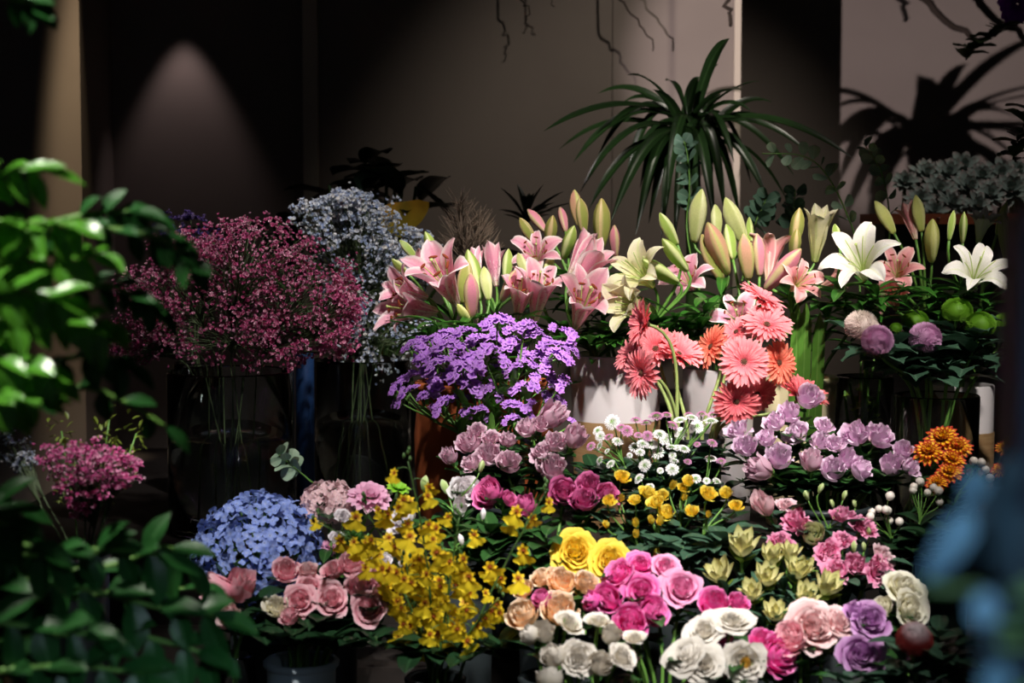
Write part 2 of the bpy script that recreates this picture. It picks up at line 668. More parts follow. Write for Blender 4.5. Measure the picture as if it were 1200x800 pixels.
# --- statice comb
def statice_tpl(name, mats, seed=1, n=15, wide=1.0):
    n = int(n * 1.7)
    rs = np.random.RandomState(seed)
    fl = G()
    a = np.arange(10) * 2 * PI / 10
    rows = []
    for r, z in ((.03, .1), (.26, .30), (.48, .46), (.62, .38)):
        rr = r * (1 + .16 * np.cos(5 * a + .3) * (r > .3) + .10 * np.sin(3 * a) * (r > .2))
        zz = z + .10 * np.cos(a * 5) * (r > .3)
        rows.append(np.stack([rr * np.cos(a), rr * np.sin(a), zz * np.ones_like(a)], -1))
    fl.grid(np.array(rows), 0, wrap=True, uv=np.stack(np.meshgrid(np.linspace(0, 1, 10), np.linspace(0, 1, 4)), -1))
    fl.lathe([(.0, -.28), (.08, -.24), (.14, -.05), (.06, .1)], 6, m=1)
    g = G()
    x = np.linspace(-1, 1, n) * wide + rs.uniform(-.08, .08, n)
    y = rs.uniform(-.34, .34, n)
    z = .25 - .30 * x ** 2 - .7 * y ** 2 + rs.uniform(-.20, .20, n)
    pts = np.stack([x, y, z], -1)
    d = np.stack([x * .7, y * 1.1 + 0, np.ones(n)], -1) + rs.normal(0, .15, (n, 3))
    g.scatter(fl, pts, np.stack([align(q, rs.uniform(0, 6)) for q in d]), rs.uniform(.42, .62, n))
    T = dict(mesh=g.mesh(name, mats), zc=.15, name='flower_comb', subs=[])
    return T


# --- oncidium
def oncid_tpl(name, mat, seed=1):
    rs = np.random.RandomState(seed)
    g = G()
    # broad two-lobed lip below, five narrow barred petals above
    v = np.linspace(0, 1, 9)[:, None]
    s = np.linspace(-1, 1, 9)[None]
    w = np.interp(v, [0, .18, .3, .6, .85, 1], [.10, .14, .22, .72, .80, .60])
    lv = v - .14 * np.exp(-(s / .18) ** 2) * v ** 3 - .18 * s ** 2 * v ** 2
    z = .10 * np.sin(s * 7 + rs.uniform(0, 6)) * v ** 2 - .25 * v ** 2 + .12 * s ** 2
    Pt = np.stack([s * w * 1.1, -lv * 1.0 + 0 * s + .06 * np.sin(s * 11) * v ** 3, z], -1)
    V = .36 + .64 * v * np.ones_like(s)
    g.grid(Pt, 0, np.stack([(s + 1) / 2 * np.ones_like(v), V], -1))
    for i, az in enumerate((0, 1.0, -1.0, 2.0, -2.0)):
        p = petal(.52, .30, .3, .1, 3, 5, OVAL, .3, ruf=.1, ph=i)
        U, V = np.meshgrid(np.linspace(0, 1, 3), np.linspace(.1, .52, 5))
        g.grid(rot_grid(p, rotz(az)), 0, np.stack([U, V], -1))
    b = G()
    b.lathe([(0, .16), (.07, .14), (.11, .05), (.08, -.06), (0, -.1)], 7)
    for q in b.parts():
        g.raw(q[0], q[1], np.full((len(q[0]), 2), .05), 0)
    return dict(mesh=g.mesh(name, mat), zc=0, name='bloom', subs=[])


# --- leucadendron cone of bracts
def leuca_tpl(name, mats, seed=1):
    rs = np.random.RandomState(seed)
    g = G()
    for k, (n, L, W, a, b, z0, m) in enumerate([(4, .85, .46, .35, 1.1, -.2, 1), (5, 1.2, .58, .65, 1.2, .0, 0), (5, 1.25, .54, .9, 1.4, .06, 0), (3, 1.1, .44, 1.2, 1.6, .12, 0)]):
        for i in range(n):
            p = petal(L * rs.uniform(.9, 1.1), W, a + rs.uniform(-.1, .1), b + rs.uniform(-.08, .08), 5, 8, ([0, .15, .45, .7, .9, 1], [.3, .7, 1, .9, .45, .04]), .35, r0=.08, z0=z0)
            g.grid(rot_grid(p, rotz((i + .5 * k) * 2 * PI / n + rs.uniform(-.15, .15))), m)
    g.lathe([(0, -.3), (.1, -.28), (.14, -.1), (.1, .1), (0, .2)], 8, m=1)
    T = dict(mesh=g.mesh(name, mats), zc=.5, name='cone', subs=[])
    return T


# --- baby's breath floret
def floret_geo():
    f = G()
    for k, (n, L, a) in enumerate([(5, .55, .25), (4, .42, .95)]):
        for i in range(n):
            f.grid(rot_grid(petal(L, .5, a, a + .7, 3, 3, ([0, .5, 1], [.4, 1, .6]), .2, r0=.02), rotz(i * 2 * PI / n + k)))
    return f


FLORET = floret_geo()


# ------------------------------------------------------------------ vases and stems
VASE = {}


def tier_z(Y):
    return .885 if Y >= 2.94 else (.75 if Y >= 2.645 else .60)


def vase(key, px, rimpy, Y, r, kind, label, name='flower_bucket', cat='vase', zb=None, taper=.86, group=None, mats=None, split=None):
    c = P(px, rimpy, Y)
    zb = tier_z(Y) if zb is None else zb
    H = c.z - zb
    t = thing(name, label, cat, (c.x, c.y, zb), group)
    T = M4((c.x, c.y, zb))
    th = .004
    rb = r * taper
    def wall(z):
        return rb + (r - rb) * (z / H)
    g = G()
    n = 40
    if kind == 'urn':
        prof = [(0, 0), (rb * .92, 0), (rb, .006)] + [(r * q, H * z) for z, q in ((.15, .92), (.4, .99), (.65, 1.0), (.88, .95), (.94, .93), (.95, 1.0), (.99, 1.0), (1, .97))]
        prof += [(r * .9, H), (r * .88, H * .9), (r * .93, H * .6), (rb * .9, .012), (0, .012)]
        g.lathe(prof, n)
        part('body', g.mesh(name, mats[0]), t, T)
    else:
        prof = [(0, 0), (rb - .006, 0), (rb, .005), (wall(H * .5), H * .5), (r, H - .003), (r - th * .5, H), (r - th, H - .003), (wall(H * .5) - th, H * .5), (rb - th, .014), (0, .012)]
        g.lathe(prof, n)
        part('body', g.mesh(name, mats[0]), t, T)
        if kind == 'glass':
            w = G()
            hw = H * .55
            w.lathe([(0, .0135), (rb - th - .001, .015), (wall(hw) - th - .001, hw), (0, hw)], n)
            part('water', w.mesh('water', mats[1]), t, T)
        elif kind == 'wrap':
            w = G()
            hw = H * split
            e = .0025
            w.lathe([(rb + e, .004), (wall(hw) + e, hw), (wall(hw) + .0005, hw + .001)], n)
            part('paper_wrap', w.mesh('paper_wrap', mats[1]), t, T, label='brown kraft paper sleeve')
        elif kind == 'rolled':
            w = G()
            w.lathe([(r - .001, H - .012), (r + .004, H - .009), (r + .005, H - .003), (r + .001, H + .001), (r - .004, H - .002)], n)
            part('rim', w.mesh('rim', mats[0]), t, T)
    VASE[key] = dict(c=(c.x, c.y), zb=zb, zr=c.z, r=r, rb=rb)
    return t


def foot(vk, b):
    """where a stem stands in its vase and where it passes the rim, heading for point b"""
    v = VASE[vk]
    a = R.uniform(0, 6.28)
    q = v['rb'] * .72 * math.sqrt(R.random())
    f = Vector((v['c'][0] + math.cos(a) * q, v['c'][1] + math.sin(a) * q, v['zb'] + .017))
    d = Vector((b[0] - v['c'][0], b[1] - v['c'][1], 0))
    k = min(d.length * .45, v['r'] * .75)
    d = d.normalized() * k if d.length > 1e-6 else d
    rim = Vector((v['c'][0] + d.x, v['c'][1] + d.y, v['zr']))
    return f, rim


def stem_path(f, rim, b, d, n=16):
    d = Vector(tuple(d)).normalized()
    ln = (Vector(b) - rim).length
    if b[2] < rim.z + .03:
        return bez(f, Vector((f.x, f.y, (f.z + b[2]) / 2)), Vector(b) - d * ln * .3, b, n)
    k = max(3, n // 3)
    c1 = rim + (rim - f).normalized() * ln * .35
    p1 = np.linspace(tuple(f), tuple(rim), k)[:-1]
    return np.concatenate([p1, bez(rim, c1, Vector(b) - d * ln * .38, b, n - k + 1)])


def put(t, T, base, d, sc, spin=None, name=None, label=None):
    M = M4(base, align(d, R.uniform(0, 6.28) if spin is None else spin), sc)
    o = part(name or T['name'], T['mesh'], t, M, label)
    for nm, me in T['subs']:
        part(nm, me, o, M)
    return o


def base_of(T, c, d, sc):
    d = Vector(tuple(d)).normalized()
    return Vector(c) - d * (T['zc'] * sc)


def leaves_on(path, n, L, W, f0=.45, f1=.92, prof=OVAL, mat=0, th0=.3, th1=-.5, droop=0, cup=.2, ruf=.03, g=None, updir=.4, nu=5, nv=7):
    g = g or G()
    path = np.asarray(path)
    a0 = R.uniform(0, 6)
    for i in range(n):
        f = f0 + (f1 - f0) * (i + R.random() * .7) / max(1, n)
        x = f * (len(path) - 1)
        k = int(min(x, len(path) - 2))
        b = path[k] + (path[k + 1] - path[k]) * (x - k)
        a = a0 + i * 2.4
        l = L * R.uniform(.7, 1.15)
        place_leaf(g, b, (math.cos(a), math.sin(a), updir + R.uniform(-.3, .3)), l, W * l / L, mat, th0, th1 + R.uniform(-.3, .3), prof, cup, ruf, nu=nu, nv=nv)
    return g


def flower(name, label, cat, group, vk, heads, leaves=None, sr=.0028, mstem=None, mleaf=None, node=None, extra=None):
    """one cut stem: heads = [(template, base point, direction, scale, label or None, spin)]; the first is the main one"""
    T0, b0, d0, s0 = heads[0][:4]
    if len(heads) > 1 and node is None:
        cen = sum((Vector(h[1]) for h in heads), Vector()) / len(heads)
        v = VASE[vk]
        node = cen.lerp(Vector((v['c'][0], v['c'][1], v['zr'])), .35)
        node.z = min(h[1][2] for h in heads) - .03 if min(h[1][2] for h in heads) - .03 > v['zr'] else node.z
    f, rim = foot(vk, node if node is not None else b0)
    t = thing(name, label, cat, f, group)
    g = G()
    if node is None:
        main = stem_path(f, rim, b0, d0)
        g.tube(main, np.linspace(sr * 1.15, sr * .9, len(main)), 7)
    else:
        up = (node - rim).normalized()
        main = stem_path(f, rim, node, up)
        g.tube(main, np.linspace(sr * 1.15, sr * .95, len(main)), 7)
        for h in heads:
            b, d = Vector(h[1]), Vector(tuple(h[2])).normalized()
            ln = (b - node).length
            st = Vector(main[-1 - R.randrange(0, 2)])
            g.tube(bez(st, st + up * ln * .35, b - d * ln * .35, b, 9), np.linspace(sr * .8, sr * .6, 9), 6)
    part('stem', g.mesh(name + '_stem', mstem or M_STEM), t)
    if leaves:
        lg = leaves_on(main, **leaves)
        part('foliage', lg.mesh(name + '_foliage', mleaf or M_LEAF), t)
    for h in heads:
        put(t, h[0], h[1], h[2], h[3], h[5] if len(h) > 5 else None, label=h[4] if len(h) > 4 else None)
    if extra:
        extra(t, main)
    return t
# ------------------------------------------------------------------ the room
M_WALL = solid('wall_fabric_paper', '7a7069', rough=.85, spec=.2, noise=('827870', 3, (1, 1, 1)), bump=.05)
M_TRIM = solid('wall_trim_paint', 'b8ac9c', rough=.7)
M_WOOD = solid('dark_stained_wood', '15110f', rough=.6, noise=('1f1814', 8, (1, 12, 12)), bump=.1)
M_FLOOR = solid('dark_floor_tile', '2b2826', rough=.5, noise=('35312e', 4, (1, 1, 1)))
M_CEIL = solid('ceiling_paint', '4a4542', rough=.9)


def struct(name, lo, hi, m):
    g = G()
    g.box(lo, hi)
    o = part(name, g.mesh(name, m, smooth=False))
    o['kind'] = 'structure'
    return o


def X(px, Y):
    return (px - 600) / FPX * Y * 1.0


WZ = 3.1
struct('floor', (-3, -1.2, -.1), (3, 5.2, 0), M_FLOOR)
struct('ceiling', (-3, -1.2, WZ), (3, 5.2, WZ + .1), M_CEIL)
struct('wall_left_pier', (-2.9, 3.98, 0), (X(98, 3.98), 4.30, WZ), M_WALL)
struct('wall_back', (-2.9, 4.30, 0), (X(717, 4.30), 4.42, WZ), M_WALL)
struct('wall_back_panel', (X(717, 4.30), 4.296, 0), (X(864, 4.30), 4.42, WZ), M_WALL)
struct('trim_pilaster', (X(357, 4.28), 4.272, 0), (X(374, 4.28), 4.305, WZ), M_TRIM)
struct('trim_edge', (X(858, 4.29), 4.285, 0), (X(865.5, 4.29), 4.30, WZ), M_TRIM)
struct('wall_right', (X(850, 4.75), 4.80, 0), (2.9, 4.95, WZ), M_WALL)
struct('wall_side_left', (-3.0, -1.2, 0), (-2.9, 5.0, WZ), M_WALL)
struct('wall_side_right', (2.9, -1.2, 0), (3.0, 5.0, WZ), M_WALL)


def tier(name, label, y0, y1, z, x0=-1.35, x1=1.35):
    t = thing(name, label, 'display stand', ((x0 + x1) / 2, (y0 + y1) / 2, 0))
    g = G()
    g.box((x0, y0, z - .03), (x1, y1, z))
    part('top', g.mesh('top_board', M_WOOD, False), t)
    g = G()
    g.box((x0 + .02, y0 + .02, .06), (x1 - .02, y0 + .04, z - .03))
    part('front_panel', g.mesh('front_board', M_WOOD, False), t)
    for sx in (x0 + .03, x1 - .08):
        g = G()
        g.box((sx, y0 + .045, 0), (sx + .05, y1 - .01, z - .03))
        part('side_panel', g.mesh('side_board', M_WOOD, False), t)


tier('display_stand', 'lowest dark wooden display step carrying the front buckets', 2.02, 2.64, .60)
tier('display_stand', 'middle dark wooden display step under the mauve roses', 2.645, 2.935, .75)
tier('display_stand', 'tall dark wooden display step under the glass cylinders and lilies', 2.94, 4.25, .885, x0=-.97)

# ------------------------------------------------------------------ vases
V_WHITE = solid('white_glaze', 'cfc8ca', rough=.25, spec=.5)
V_GREYW = solid('grey_white_plastic', 'aab6bd', rough=.35)
V_CREAM = solid('cream_glaze', 'd8cba4', rough=.3)
V_KRAFT = solid('kraft_paper', '806648', rough=.85, spec=.1, noise=('74593c', 30, (1, 1, 6)), bump=.15)
V_TERRA = solid('terracotta', 'a8562f', rough=.7, spec=.25, noise=('b66238', 6, (1, 1, 1)), bump=.1)
V_DARK = solid('dark_bucket_plastic', '22282a', rough=.45)
V_BLUE = solid('blue_glaze', '22406c', rough=.4)
V_GLASS = glass_mat('clear_glass')
V_WATER = glass_mat('vase_water', (.93, .96, .92, 1), 0, 1.33)

GLS = [V_GLASS, V_WATER]
vase('gyp', 270, 434, 3.10, .115, 'glass', 'wide glass cylinder vase full of thin stems under the raspberry pink cloud', 'glass_vase', taper=1, mats=GLS)
vase('bluegyp', 424, 420, 3.42, .098, 'glass', 'glass cylinder vase under the pale blue and white cloud', 'glass_vase', taper=1, mats=GLS)
vase('purplegyp', 232, 424, 3.50, .05, 'glass', 'slender glass vase behind the wide glass cylinder', 'glass_vase', taper=1, mats=GLS)
vase('slimblue', 357, 412, 3.30, .018, 'plain', 'slim blue ceramic vase standing between the two glass cylinders', 'ceramic_vase', taper=1, mats=[V_BLUE])
vase('terra', 567, 446, 3.09, .127, 'urn', 'orange brown terracotta pot behind the purple statice', 'terracotta_pot', 'pot', mats=[V_TERRA])
vase('kraft', 722, 414, 3.15, .086, 'wrap', 'white tapered pot in a kraft paper sleeve beside the statice', 'ceramic_pot', 'pot', taper=.82, mats=[V_WHITE, V_KRAFT], split=.62)
vase('whitemid', 842, 430, 3.12, .066, 'plain', 'white ceramic vase behind the gerberas', 'ceramic_vase', taper=.9, mats=[V_WHITE])
vase('beige', 938, 441, 3.16, .066, 'rolled', 'cream ceramic vase under the flat green blades', 'ceramic_vase', taper=.92, mats=[V_CREAM])
vase('greenglass', 1013, 440, 3.24, .055, 'glass', 'glass vase crowded with green stems beside the cream vase', 'glass_vase', taper=1, mats=GLS)
vase('pompon', 1098, 462, 3.03, .075, 'glass', 'dark glass vase under the pompon chrysanthemums', 'glass_vase', taper=.95, mats=GLS)
vase('kraftright', 1128, 450, 3.36, .062, 'wrap', 'white pot with kraft sleeve behind the pompon vase', 'ceramic_pot', 'pot', taper=.95, mats=[V_WHITE, V_KRAFT], split=.62)
for key, px, rp, Y, r, lab in [
        ('statice', 578, 524, 2.86, .055, 'dark bucket of purple statice in front of the terracotta pot'),
        ('gerbera', 815, 512, 2.87, .045, 'dark bucket holding the coral gerberas'),
        ('mauveL', 610, 592, 2.74, .052, 'dark bucket of mauve roses below the statice'),
        ('button', 772, 592, 2.76, .055, 'dark bucket of white button chrysanthemums'),
        ('mauveR', 965, 590, 2.73, .075, 'dark bucket of mauve roses below the gerberas'),
        ('mum', 1105, 585, 2.72, .045, 'dark bucket of orange and yellow chrysanthemums'),
        ('hydr', 312, 722, 2.56, .055, 'dark bucket under the blue hydrangea'),
        ('pinkhyd', 392, 672, 2.58, .036, 'dark bucket under the pale pink hydrangea'),
        ('lisW', 540, 660, 2.57, .05, 'dark bucket of white lisianthus and glossy greens'),
        ('magenta', 645, 655, 2.57, .05, 'dark bucket of magenta roses'),
        ('yspray', 790, 692, 2.55, .055, 'dark bucket of small yellow spray roses'),
        ('oncid', 510, 792, 2.42, .04, 'dark bucket of dancing lady orchid sprays'),
        ('bigyellow', 695, 735, 2.49, .046, 'dark bucket of large yellow roses'),
        ('peach', 650, 792, 2.38, .048, 'dark bucket of peach roses'),
        ('hotpink', 775, 795, 2.36, .068, 'dark bucket of hot pink roses'),
        ('ranun', 690, 850, 2.22, .05, 'dark bucket of white ranunculus'),
        ('whiterose', 835, 855, 2.2, .06, 'dark bucket of white roses'),
        ('leuca', 898, 775, 2.43, .045, 'dark bucket of yellow green leucadendron'),
        ('lis', 978, 745, 2.53, .055, 'dark bucket of pink lisianthus'),
        ('palepink', 945, 825, 2.29, .045, 'dark bucket of pale pink roses'),
        ('purple', 1026, 835, 2.26, .04, 'dark bucket of purple roses'),
        ('cream', 1068, 790, 2.37, .04, 'dark bucket of cream white roses'),
        ('berry', 1062, 690, 2.57, .036, 'dark bucket of white snowberry twigs'),
        ('protea', 1085, 835, 2.2, .026, 'dark bucket of the dark red protea'),
        ('leftgyp', 98, 650, 2.34, .035, 'dark bucket of pink baby\'s breath behind the leafy shrub')]:
    vase(key, px, rp, Y, r, 'rolled', lab, mats=[V_DARK])
vase('pinkrose', 353, 772, 2.42, .05, 'rolled', 'pale grey blue bucket of pink roses at the front', mats=[V_GREYW])
vase('sideglass', 276, 766, 2.43, .028, 'glass', 'narrow glass vase beside the pale grey blue bucket', 'glass_vase', taper=1, mats=GLS)
# ------------------------------------------------------------------ lilies
L_PINK = petal_mat('pink_lily_petal', [(0, 'ccd494'), (.18, 'ecb8c4'), (.5, 'f09cb8'), (.85, 'f4b4c4'), (1, 'f8d6da')], edge='fcecea', ew=(.55, .95), trans=.3, spots=('b8336a', 14, .60), midrib=('e07aa2', .3, .45))
L_SALM = petal_mat('salmon_lily_petal', [(0, 'ccd08a'), (.2, 'f0b4a8'), (.5, 'f09aa0'), (1, 'f6b8b4')], edge='fbdcd4', ew=(.6, 1.0), trans=.3, midrib=('e07a8c', .3, .4))
L_CREAM = petal_mat('cream_lily_petal', [(0, 'b8c870'), (.25, 'e6e2a4'), (.6, 'f0e8bc'), (1, 'f4ecd2')], trans=.3, midrib=('d6dc8c', .25, .6))
L_WHITE = petal_mat('white_lily_petal', [(0, 'c2d488'), (.2, 'eaeacc'), (.5, 'f2eee6'), (1, 'f6f0ec')], trans=.25, midrib=('e0e4b4', .2, .5))
L_FIL = petal_mat('lily_filament', [(0, 'b6cc74'), (1, 'c8d884')], trans=.1)
L_ANT = solid('lily_anther_brown', '7a3416', rough=.9)
L_ANTG = solid('lily_anther_green', 'a8b850', rough=.9)
B_GREEN = petal_mat('green_lily_bud', [(0, '86a848'), (.5, 'a2bc5c'), (1, '9cb04e')], stripe=(3, 'd8dea0', .9), trans=.1, rough=.45)
B_OLIVE = petal_mat('olive_lily_bud', [(0, '8a9c48'), (.5, '9aa052'), (1, 'a2904c')], stripe=(3, 'd0b488', .85), trans=.1, rough=.45)
B_PALE = petal_mat('pale_lily_bud', [(0, 'a8bc62'), (.5, 'ccd08c'), (1, 'b4c066')], stripe=(3, 'e4e2b0', .7), trans=.12, rough=.45)
B_PINK = petal_mat('pink_lily_bud', [(0, 'b4b870'), (.25, 'd8909c'), (.7, 'dc869c'), (1, 'a8a05c')], stripe=(3, 'c6b884', .9), trans=.12, rough=.45)
B_BLUSH = petal_mat('blush_lily_bud', [(0, 'a0b058'), (.3, 'cfae80'), (.7, 'd89a88'), (1, 'a2a054')], stripe=(3, 'bcc072', .9), trans=.12, rough=.45)
B_YEL = petal_mat('yellow_lily_bud', [(0, 'b0c458'), (.5, 'dcdc84'), (1, 'c8cc60')], stripe=(3, 'eae6a8', .6), trans=.12, rough=.45)

TL = {}
for nm, mp, an in (('pink', L_PINK, L_ANT), ('salmon', L_SALM, L_ANT), ('cream', L_CREAM, L_ANTG), ('white', L_WHITE, L_ANTG)):
    for st, op in (('tube', .10), ('half', .40), ('open', .80)):
        TL[nm, st] = [lily_tpl('lily_%s_%s' % (nm, st), (mp, L_FIL, an), op, sum(map(ord, nm + st)) + q * 5, anth=(nm in ('pink', 'salmon') and st != 'tube'), W=.92 if nm == 'white' else 1.0) for q in range(3)]
TB = {k: bud_tpl('lily_bud_' + k, m, f) for k, m, f in (('green', B_GREEN, .16), ('olive', B_OLIVE, .17), ('pale', B_PALE, .165), ('pink', B_PINK, .155), ('blush', B_BLUSH, .165), ('yel', B_YEL, .16), ('slim', B_GREEN, .12))}


def lily_stem(label, vk, Y, items, leafn=9, ll=.12, group='cut lilies'):
    """items: (kind, state, base px, base py, tip px, tip py, depth offset of the tip, length factor)"""
    heads = []
    for it in items:
        kind, st, bx, by, tx, ty = it[:6]
        dy = it[6] if len(it) > 6 else -.03
        lf = it[7] if len(it) > 7 else 1.0
        yo = it[8] if len(it) > 8 else 0.0
        b = P(bx, by, Y + yo)
        e = P(tx, ty, Y + yo + dy)
        L = (e - b).length * lf
        T = TB[kind] if st == 'bud' else R.choice(TL[kind, st])
        heads.append((T, b, e - b, L, ('%s bud' % {'pale': 'pale green', 'yel': 'yellow green', 'slim': 'narrow green', 'blush': 'blush pink'}.get(kind, kind)) if st == 'bud' else None))
    return flower('lily_stem', label, 'lily', group, vk, heads, leaves=dict(n=leafn, L=ll, W=.026, f0=.5, f1=1.0, prof=LENS, th0=.35, th1=-.6, cup=.25, updir=.35), sr=.0042, mleaf=M_LEAFL)


lily_stem('pink lily stem whose wide open blooms lean furthest towards the blue white cloud', 'terra', 3.12, [
    ('pink', 'half', 512, 366, 446, 356, -.05, .95), ('pink', 'half', 500, 348, 452, 330, -.04, .9), ('green', 'bud', 479, 322, 459, 303, -.02)])
lily_stem('pink lily stem with a broad trumpet bloom under two pointed green buds', 'terra', 3.10, [
    ('pink', 'half', 535, 356, 505, 302, -.07, 1.05), ('pink', 'half', 508, 330, 482, 296, .02, .9, .06), ('green', 'bud', 489, 305, 468, 281, 0, 1, .07), ('green', 'bud', 513, 308, 498, 271, -.01, 1, .06)])
lily_stem('lily stem of closed striped buds standing just above the tallest statice', 'terra', 3.06, [
    ('pink', 'bud', 553, 372, 551, 319, -.03), ('olive', 'bud', 541, 356, 549, 305, 0, 1, .05), ('yel', 'bud', 551, 379, 536, 356, -.03), ('green', 'bud', 563, 352, 548, 292, .02, 1, .07), ('pale', 'bud', 573, 352, 567, 312, .02, 1, .05)])
lily_stem('lily stem with one leaning pink bud below two upright green buds', 'terra', 3.10, [
    ('pink', 'bud', 587, 352, 604, 316, -.02), ('green', 'bud', 592, 330, 596, 291, .02, 1, .05), ('pale', 'bud', 618, 325, 607, 296, .02, 1, .04), ('pink', 'tube', 582, 335, 577, 290, .03, .95, .1), ('pink', 'tube', 562, 325, 556, 292, .03, .9, .1)])
lily_stem('pink lily stem with two slender half open trumpets pointing straight up', 'kraft', 3.10, [
    ('pink', 'half', 627, 375, 636, 315, -.04, 1.0), ('pink', 'half', 606, 372, 613, 322, -.04, .95), ('green', 'bud', 637, 325, 648, 297, .02, 1, .05)])
lily_stem('pink lily stem with a starry bloom below brown green and pink buds', 'kraft', 3.20, [
    ('pink', 'open', 630, 312, 626, 276, -.07, .8), ('olive', 'bud', 628, 285, 609, 255, 0), ('pink', 'bud', 640, 272, 618, 245, .03, 1, .05), ('olive', 'bud', 642, 292, 648, 252, -.02), ('pink', 'bud', 663, 272, 656, 242, .03, 1, .06)])
lily_stem('lily stem with the two tallest fat green buds in front of the arching dark plant', 'kraft', 3.22, [
    ('olive', 'bud', 684, 275, 679, 231, -.01), ('olive', 'bud', 704, 292, 705, 232, -.01), ('blush', 'bud', 680, 265, 673, 222, .03, 1, .06), ('pink', 'bud', 722, 302, 720, 263, -.01), ('green', 'bud', 659, 304, 673, 264, -.03)])
lily_stem('pink lily stem with a curled bloom just above the white kraft sleeved pot', 'kraft', 3.10, [
    ('pink', 'half', 675, 383, 692, 330, -.08, .95), ('pink', 'tube', 668, 345, 702, 292, -.03, 1.02), ('pink', 'tube', 668, 322, 692, 276, .02, .98, .05)])
lily_stem('cream lily stem with two ivory blooms facing the statice and three green buds', 'kraft', 3.06, [
    ('cream', 'open', 765, 335, 728, 300, -.06, .88), ('cream', 'half', 766, 364, 718, 352, -.06, .95), ('green', 'bud', 795, 331, 752, 304, -.03), ('green', 'bud', 794, 287, 773, 249, 0), ('green', 'bud', 806, 318, 776, 279, -.01)], group='cut lilies')
lily_stem('pink lily stem with a deep pink bloom tucked behind green buds', 'whitemid', 3.16, [
    ('pink', 'open', 812, 342, 798, 310, -.05, .95), ('blush', 'bud', 853, 322, 829, 260, -.03), ('olive', 'bud', 846, 328, 822, 274, 0)])
lily_stem('lily stem topped by four tall pale green buds above the gerberas', 'whitemid', 3.22, [
    ('pale', 'bud', 814, 285, 823, 221, -.01), ('pale', 'bud', 840, 280, 838, 239, .02), ('pale', 'bud', 874, 288, 850, 231, -.01), ('slim', 'bud', 880, 288, 878, 254, .02)])
lily_stem('lily stem of three blush pink buds directly above the topmost gerbera', 'whitemid', 3.10, [
    ('green', 'bud', 859, 304, 851, 262, .02, 1, .05), ('blush', 'bud', 877, 328, 871, 273, -.02), ('pink', 'bud', 890, 324, 887, 273, 0), ('pink', 'open', 868, 385, 862, 352, -.08, .75, -.06)])
lily_stem('salmon pink lily stem with one fat leaning bud and a drooping bloom', 'beige', 3.08, [
    ('pink', 'bud', 896, 340, 939, 291, -.03), ('salmon', 'open', 928, 340, 950, 318, -.06, .9), ('salmon', 'half', 900, 330, 903, 272, .03, .9, .08), ('salmon', 'half', 962, 336, 990, 322, -.02, .95, .06)])
lily_stem('ivory lily stem with a tall broad bloom and two olive buds', 'beige', 3.20, [
    ('cream', 'tube', 955, 306, 962, 250, -.02), ('cream', 'half', 903, 312, 897, 275, .0, .9), ('olive', 'bud', 930, 290, 937, 243, 0, 1, -.02), ('olive', 'bud', 930, 305, 934, 268, -.02, 1, -.05)])
lily_stem('white lily stem with one wide bloom arching over the cream vase', 'beige', 3.02, [
    ('white', 'open', 1014, 326, 1000, 284, -.07, 1.0), ('green', 'bud', 984, 290, 978, 262, .02, 1, .06)], leafn=8)
lily_stem('lily stem of pale salmon blooms behind the two white lilies', 'kraftright', 3.24, [
    ('salmon', 'open', 1052, 330, 1050, 300, -.06, .9), ('salmon', 'half', 1050, 362, 1045, 335, -.05, .9), ('yel', 'bud', 1048, 274, 1025, 235, 0), ('yel', 'bud', 1080, 272, 1073, 228, 0), ('yel', 'bud', 1092, 308, 1093, 256, -.03), ('salmon', 'tube', 1073, 280, 1064, 242, .03, .95)], leafn=12)
lily_stem('white lily stem with a star shaped bloom highest above the green pompons', 'kraftright', 3.10, [
    ('white', 'open', 1138, 338, 1152, 296, -.07, .95), ('slim', 'bud', 1112, 282, 1118, 246, 0), ('slim', 'bud', 1128, 285, 1130, 248, -.02)], leafn=12)
lily_stem('white lily stem with a small bloom at the back beside the succulent tray', 'kraftright', 3.32, [
    ('white', 'half', 1146, 285, 1154, 250, -.03, 1.0), ('slim', 'bud', 1168, 275, 1180, 236, 0), ('slim', 'bud', 1182, 310, 1176, 246, -.02)], leafn=9)
lily_stem('lily stem with a single pink bud peeping out behind the cream pompon', 'greenglass', 3.16, [
    ('pink', 'bud', 1018, 380, 1037, 354, -.02, 1.1)], leafn=6)
# ------------------------------------------------------------------ roses and lisianthus
R_MAUVE = petal_mat('mauve_rose_petal', [(0, 'e8dcc0'), (.3, 'e8c2de'), (.75, 'ecc9e6'), (1, 'f2d6ec')], trans=.3, var=.08)
R_DUSK = petal_mat('dusky_mauve_rose_petal', [(0, 'e4d4b4'), (.3, 'e4b4c8'), (.75, 'e6bcd0'), (1, 'eecede')], trans=.3, var=.1)
R_MAG = petal_mat('magenta_rose_petal', [(0, 'cc4a90'), (.5, 'd85ca0'), (1, 'e47cb4')], trans=.25)
R_HOT = petal_mat('hot_pink_rose_petal', [(0, 'ee4aa6'), (.5, 'f45cb6'), (.85, 'f878c6'), (1, 'fca4d8')], trans=.3)
R_LPNK = petal_mat('soft_hot_pink_rose_petal', [(0, 'f47abc'), (.5, 'fa98ce'), (1, 'fcbcde')], trans=.3)
R_PINK = petal_mat('pink_rose_petal', [(0, 'e48c9c'), (.4, 'eca4b4'), (.8, 'f2b8c4'), (1, 'f6ced4')], trans=.3)
R_PALE = petal_mat('pale_pink_rose_petal', [(0, 'f4b4ae'), (.4, 'f6c2c2'), (.75, 'f8d0d2'), (1, 'fae0e0')], trans=.3)
R_PURP = petal_mat('purple_rose_petal', [(0, 'b060a4'), (.5, 'c484c4'), (.85, 'd098d2'), (1, 'daaede')], trans=.25)
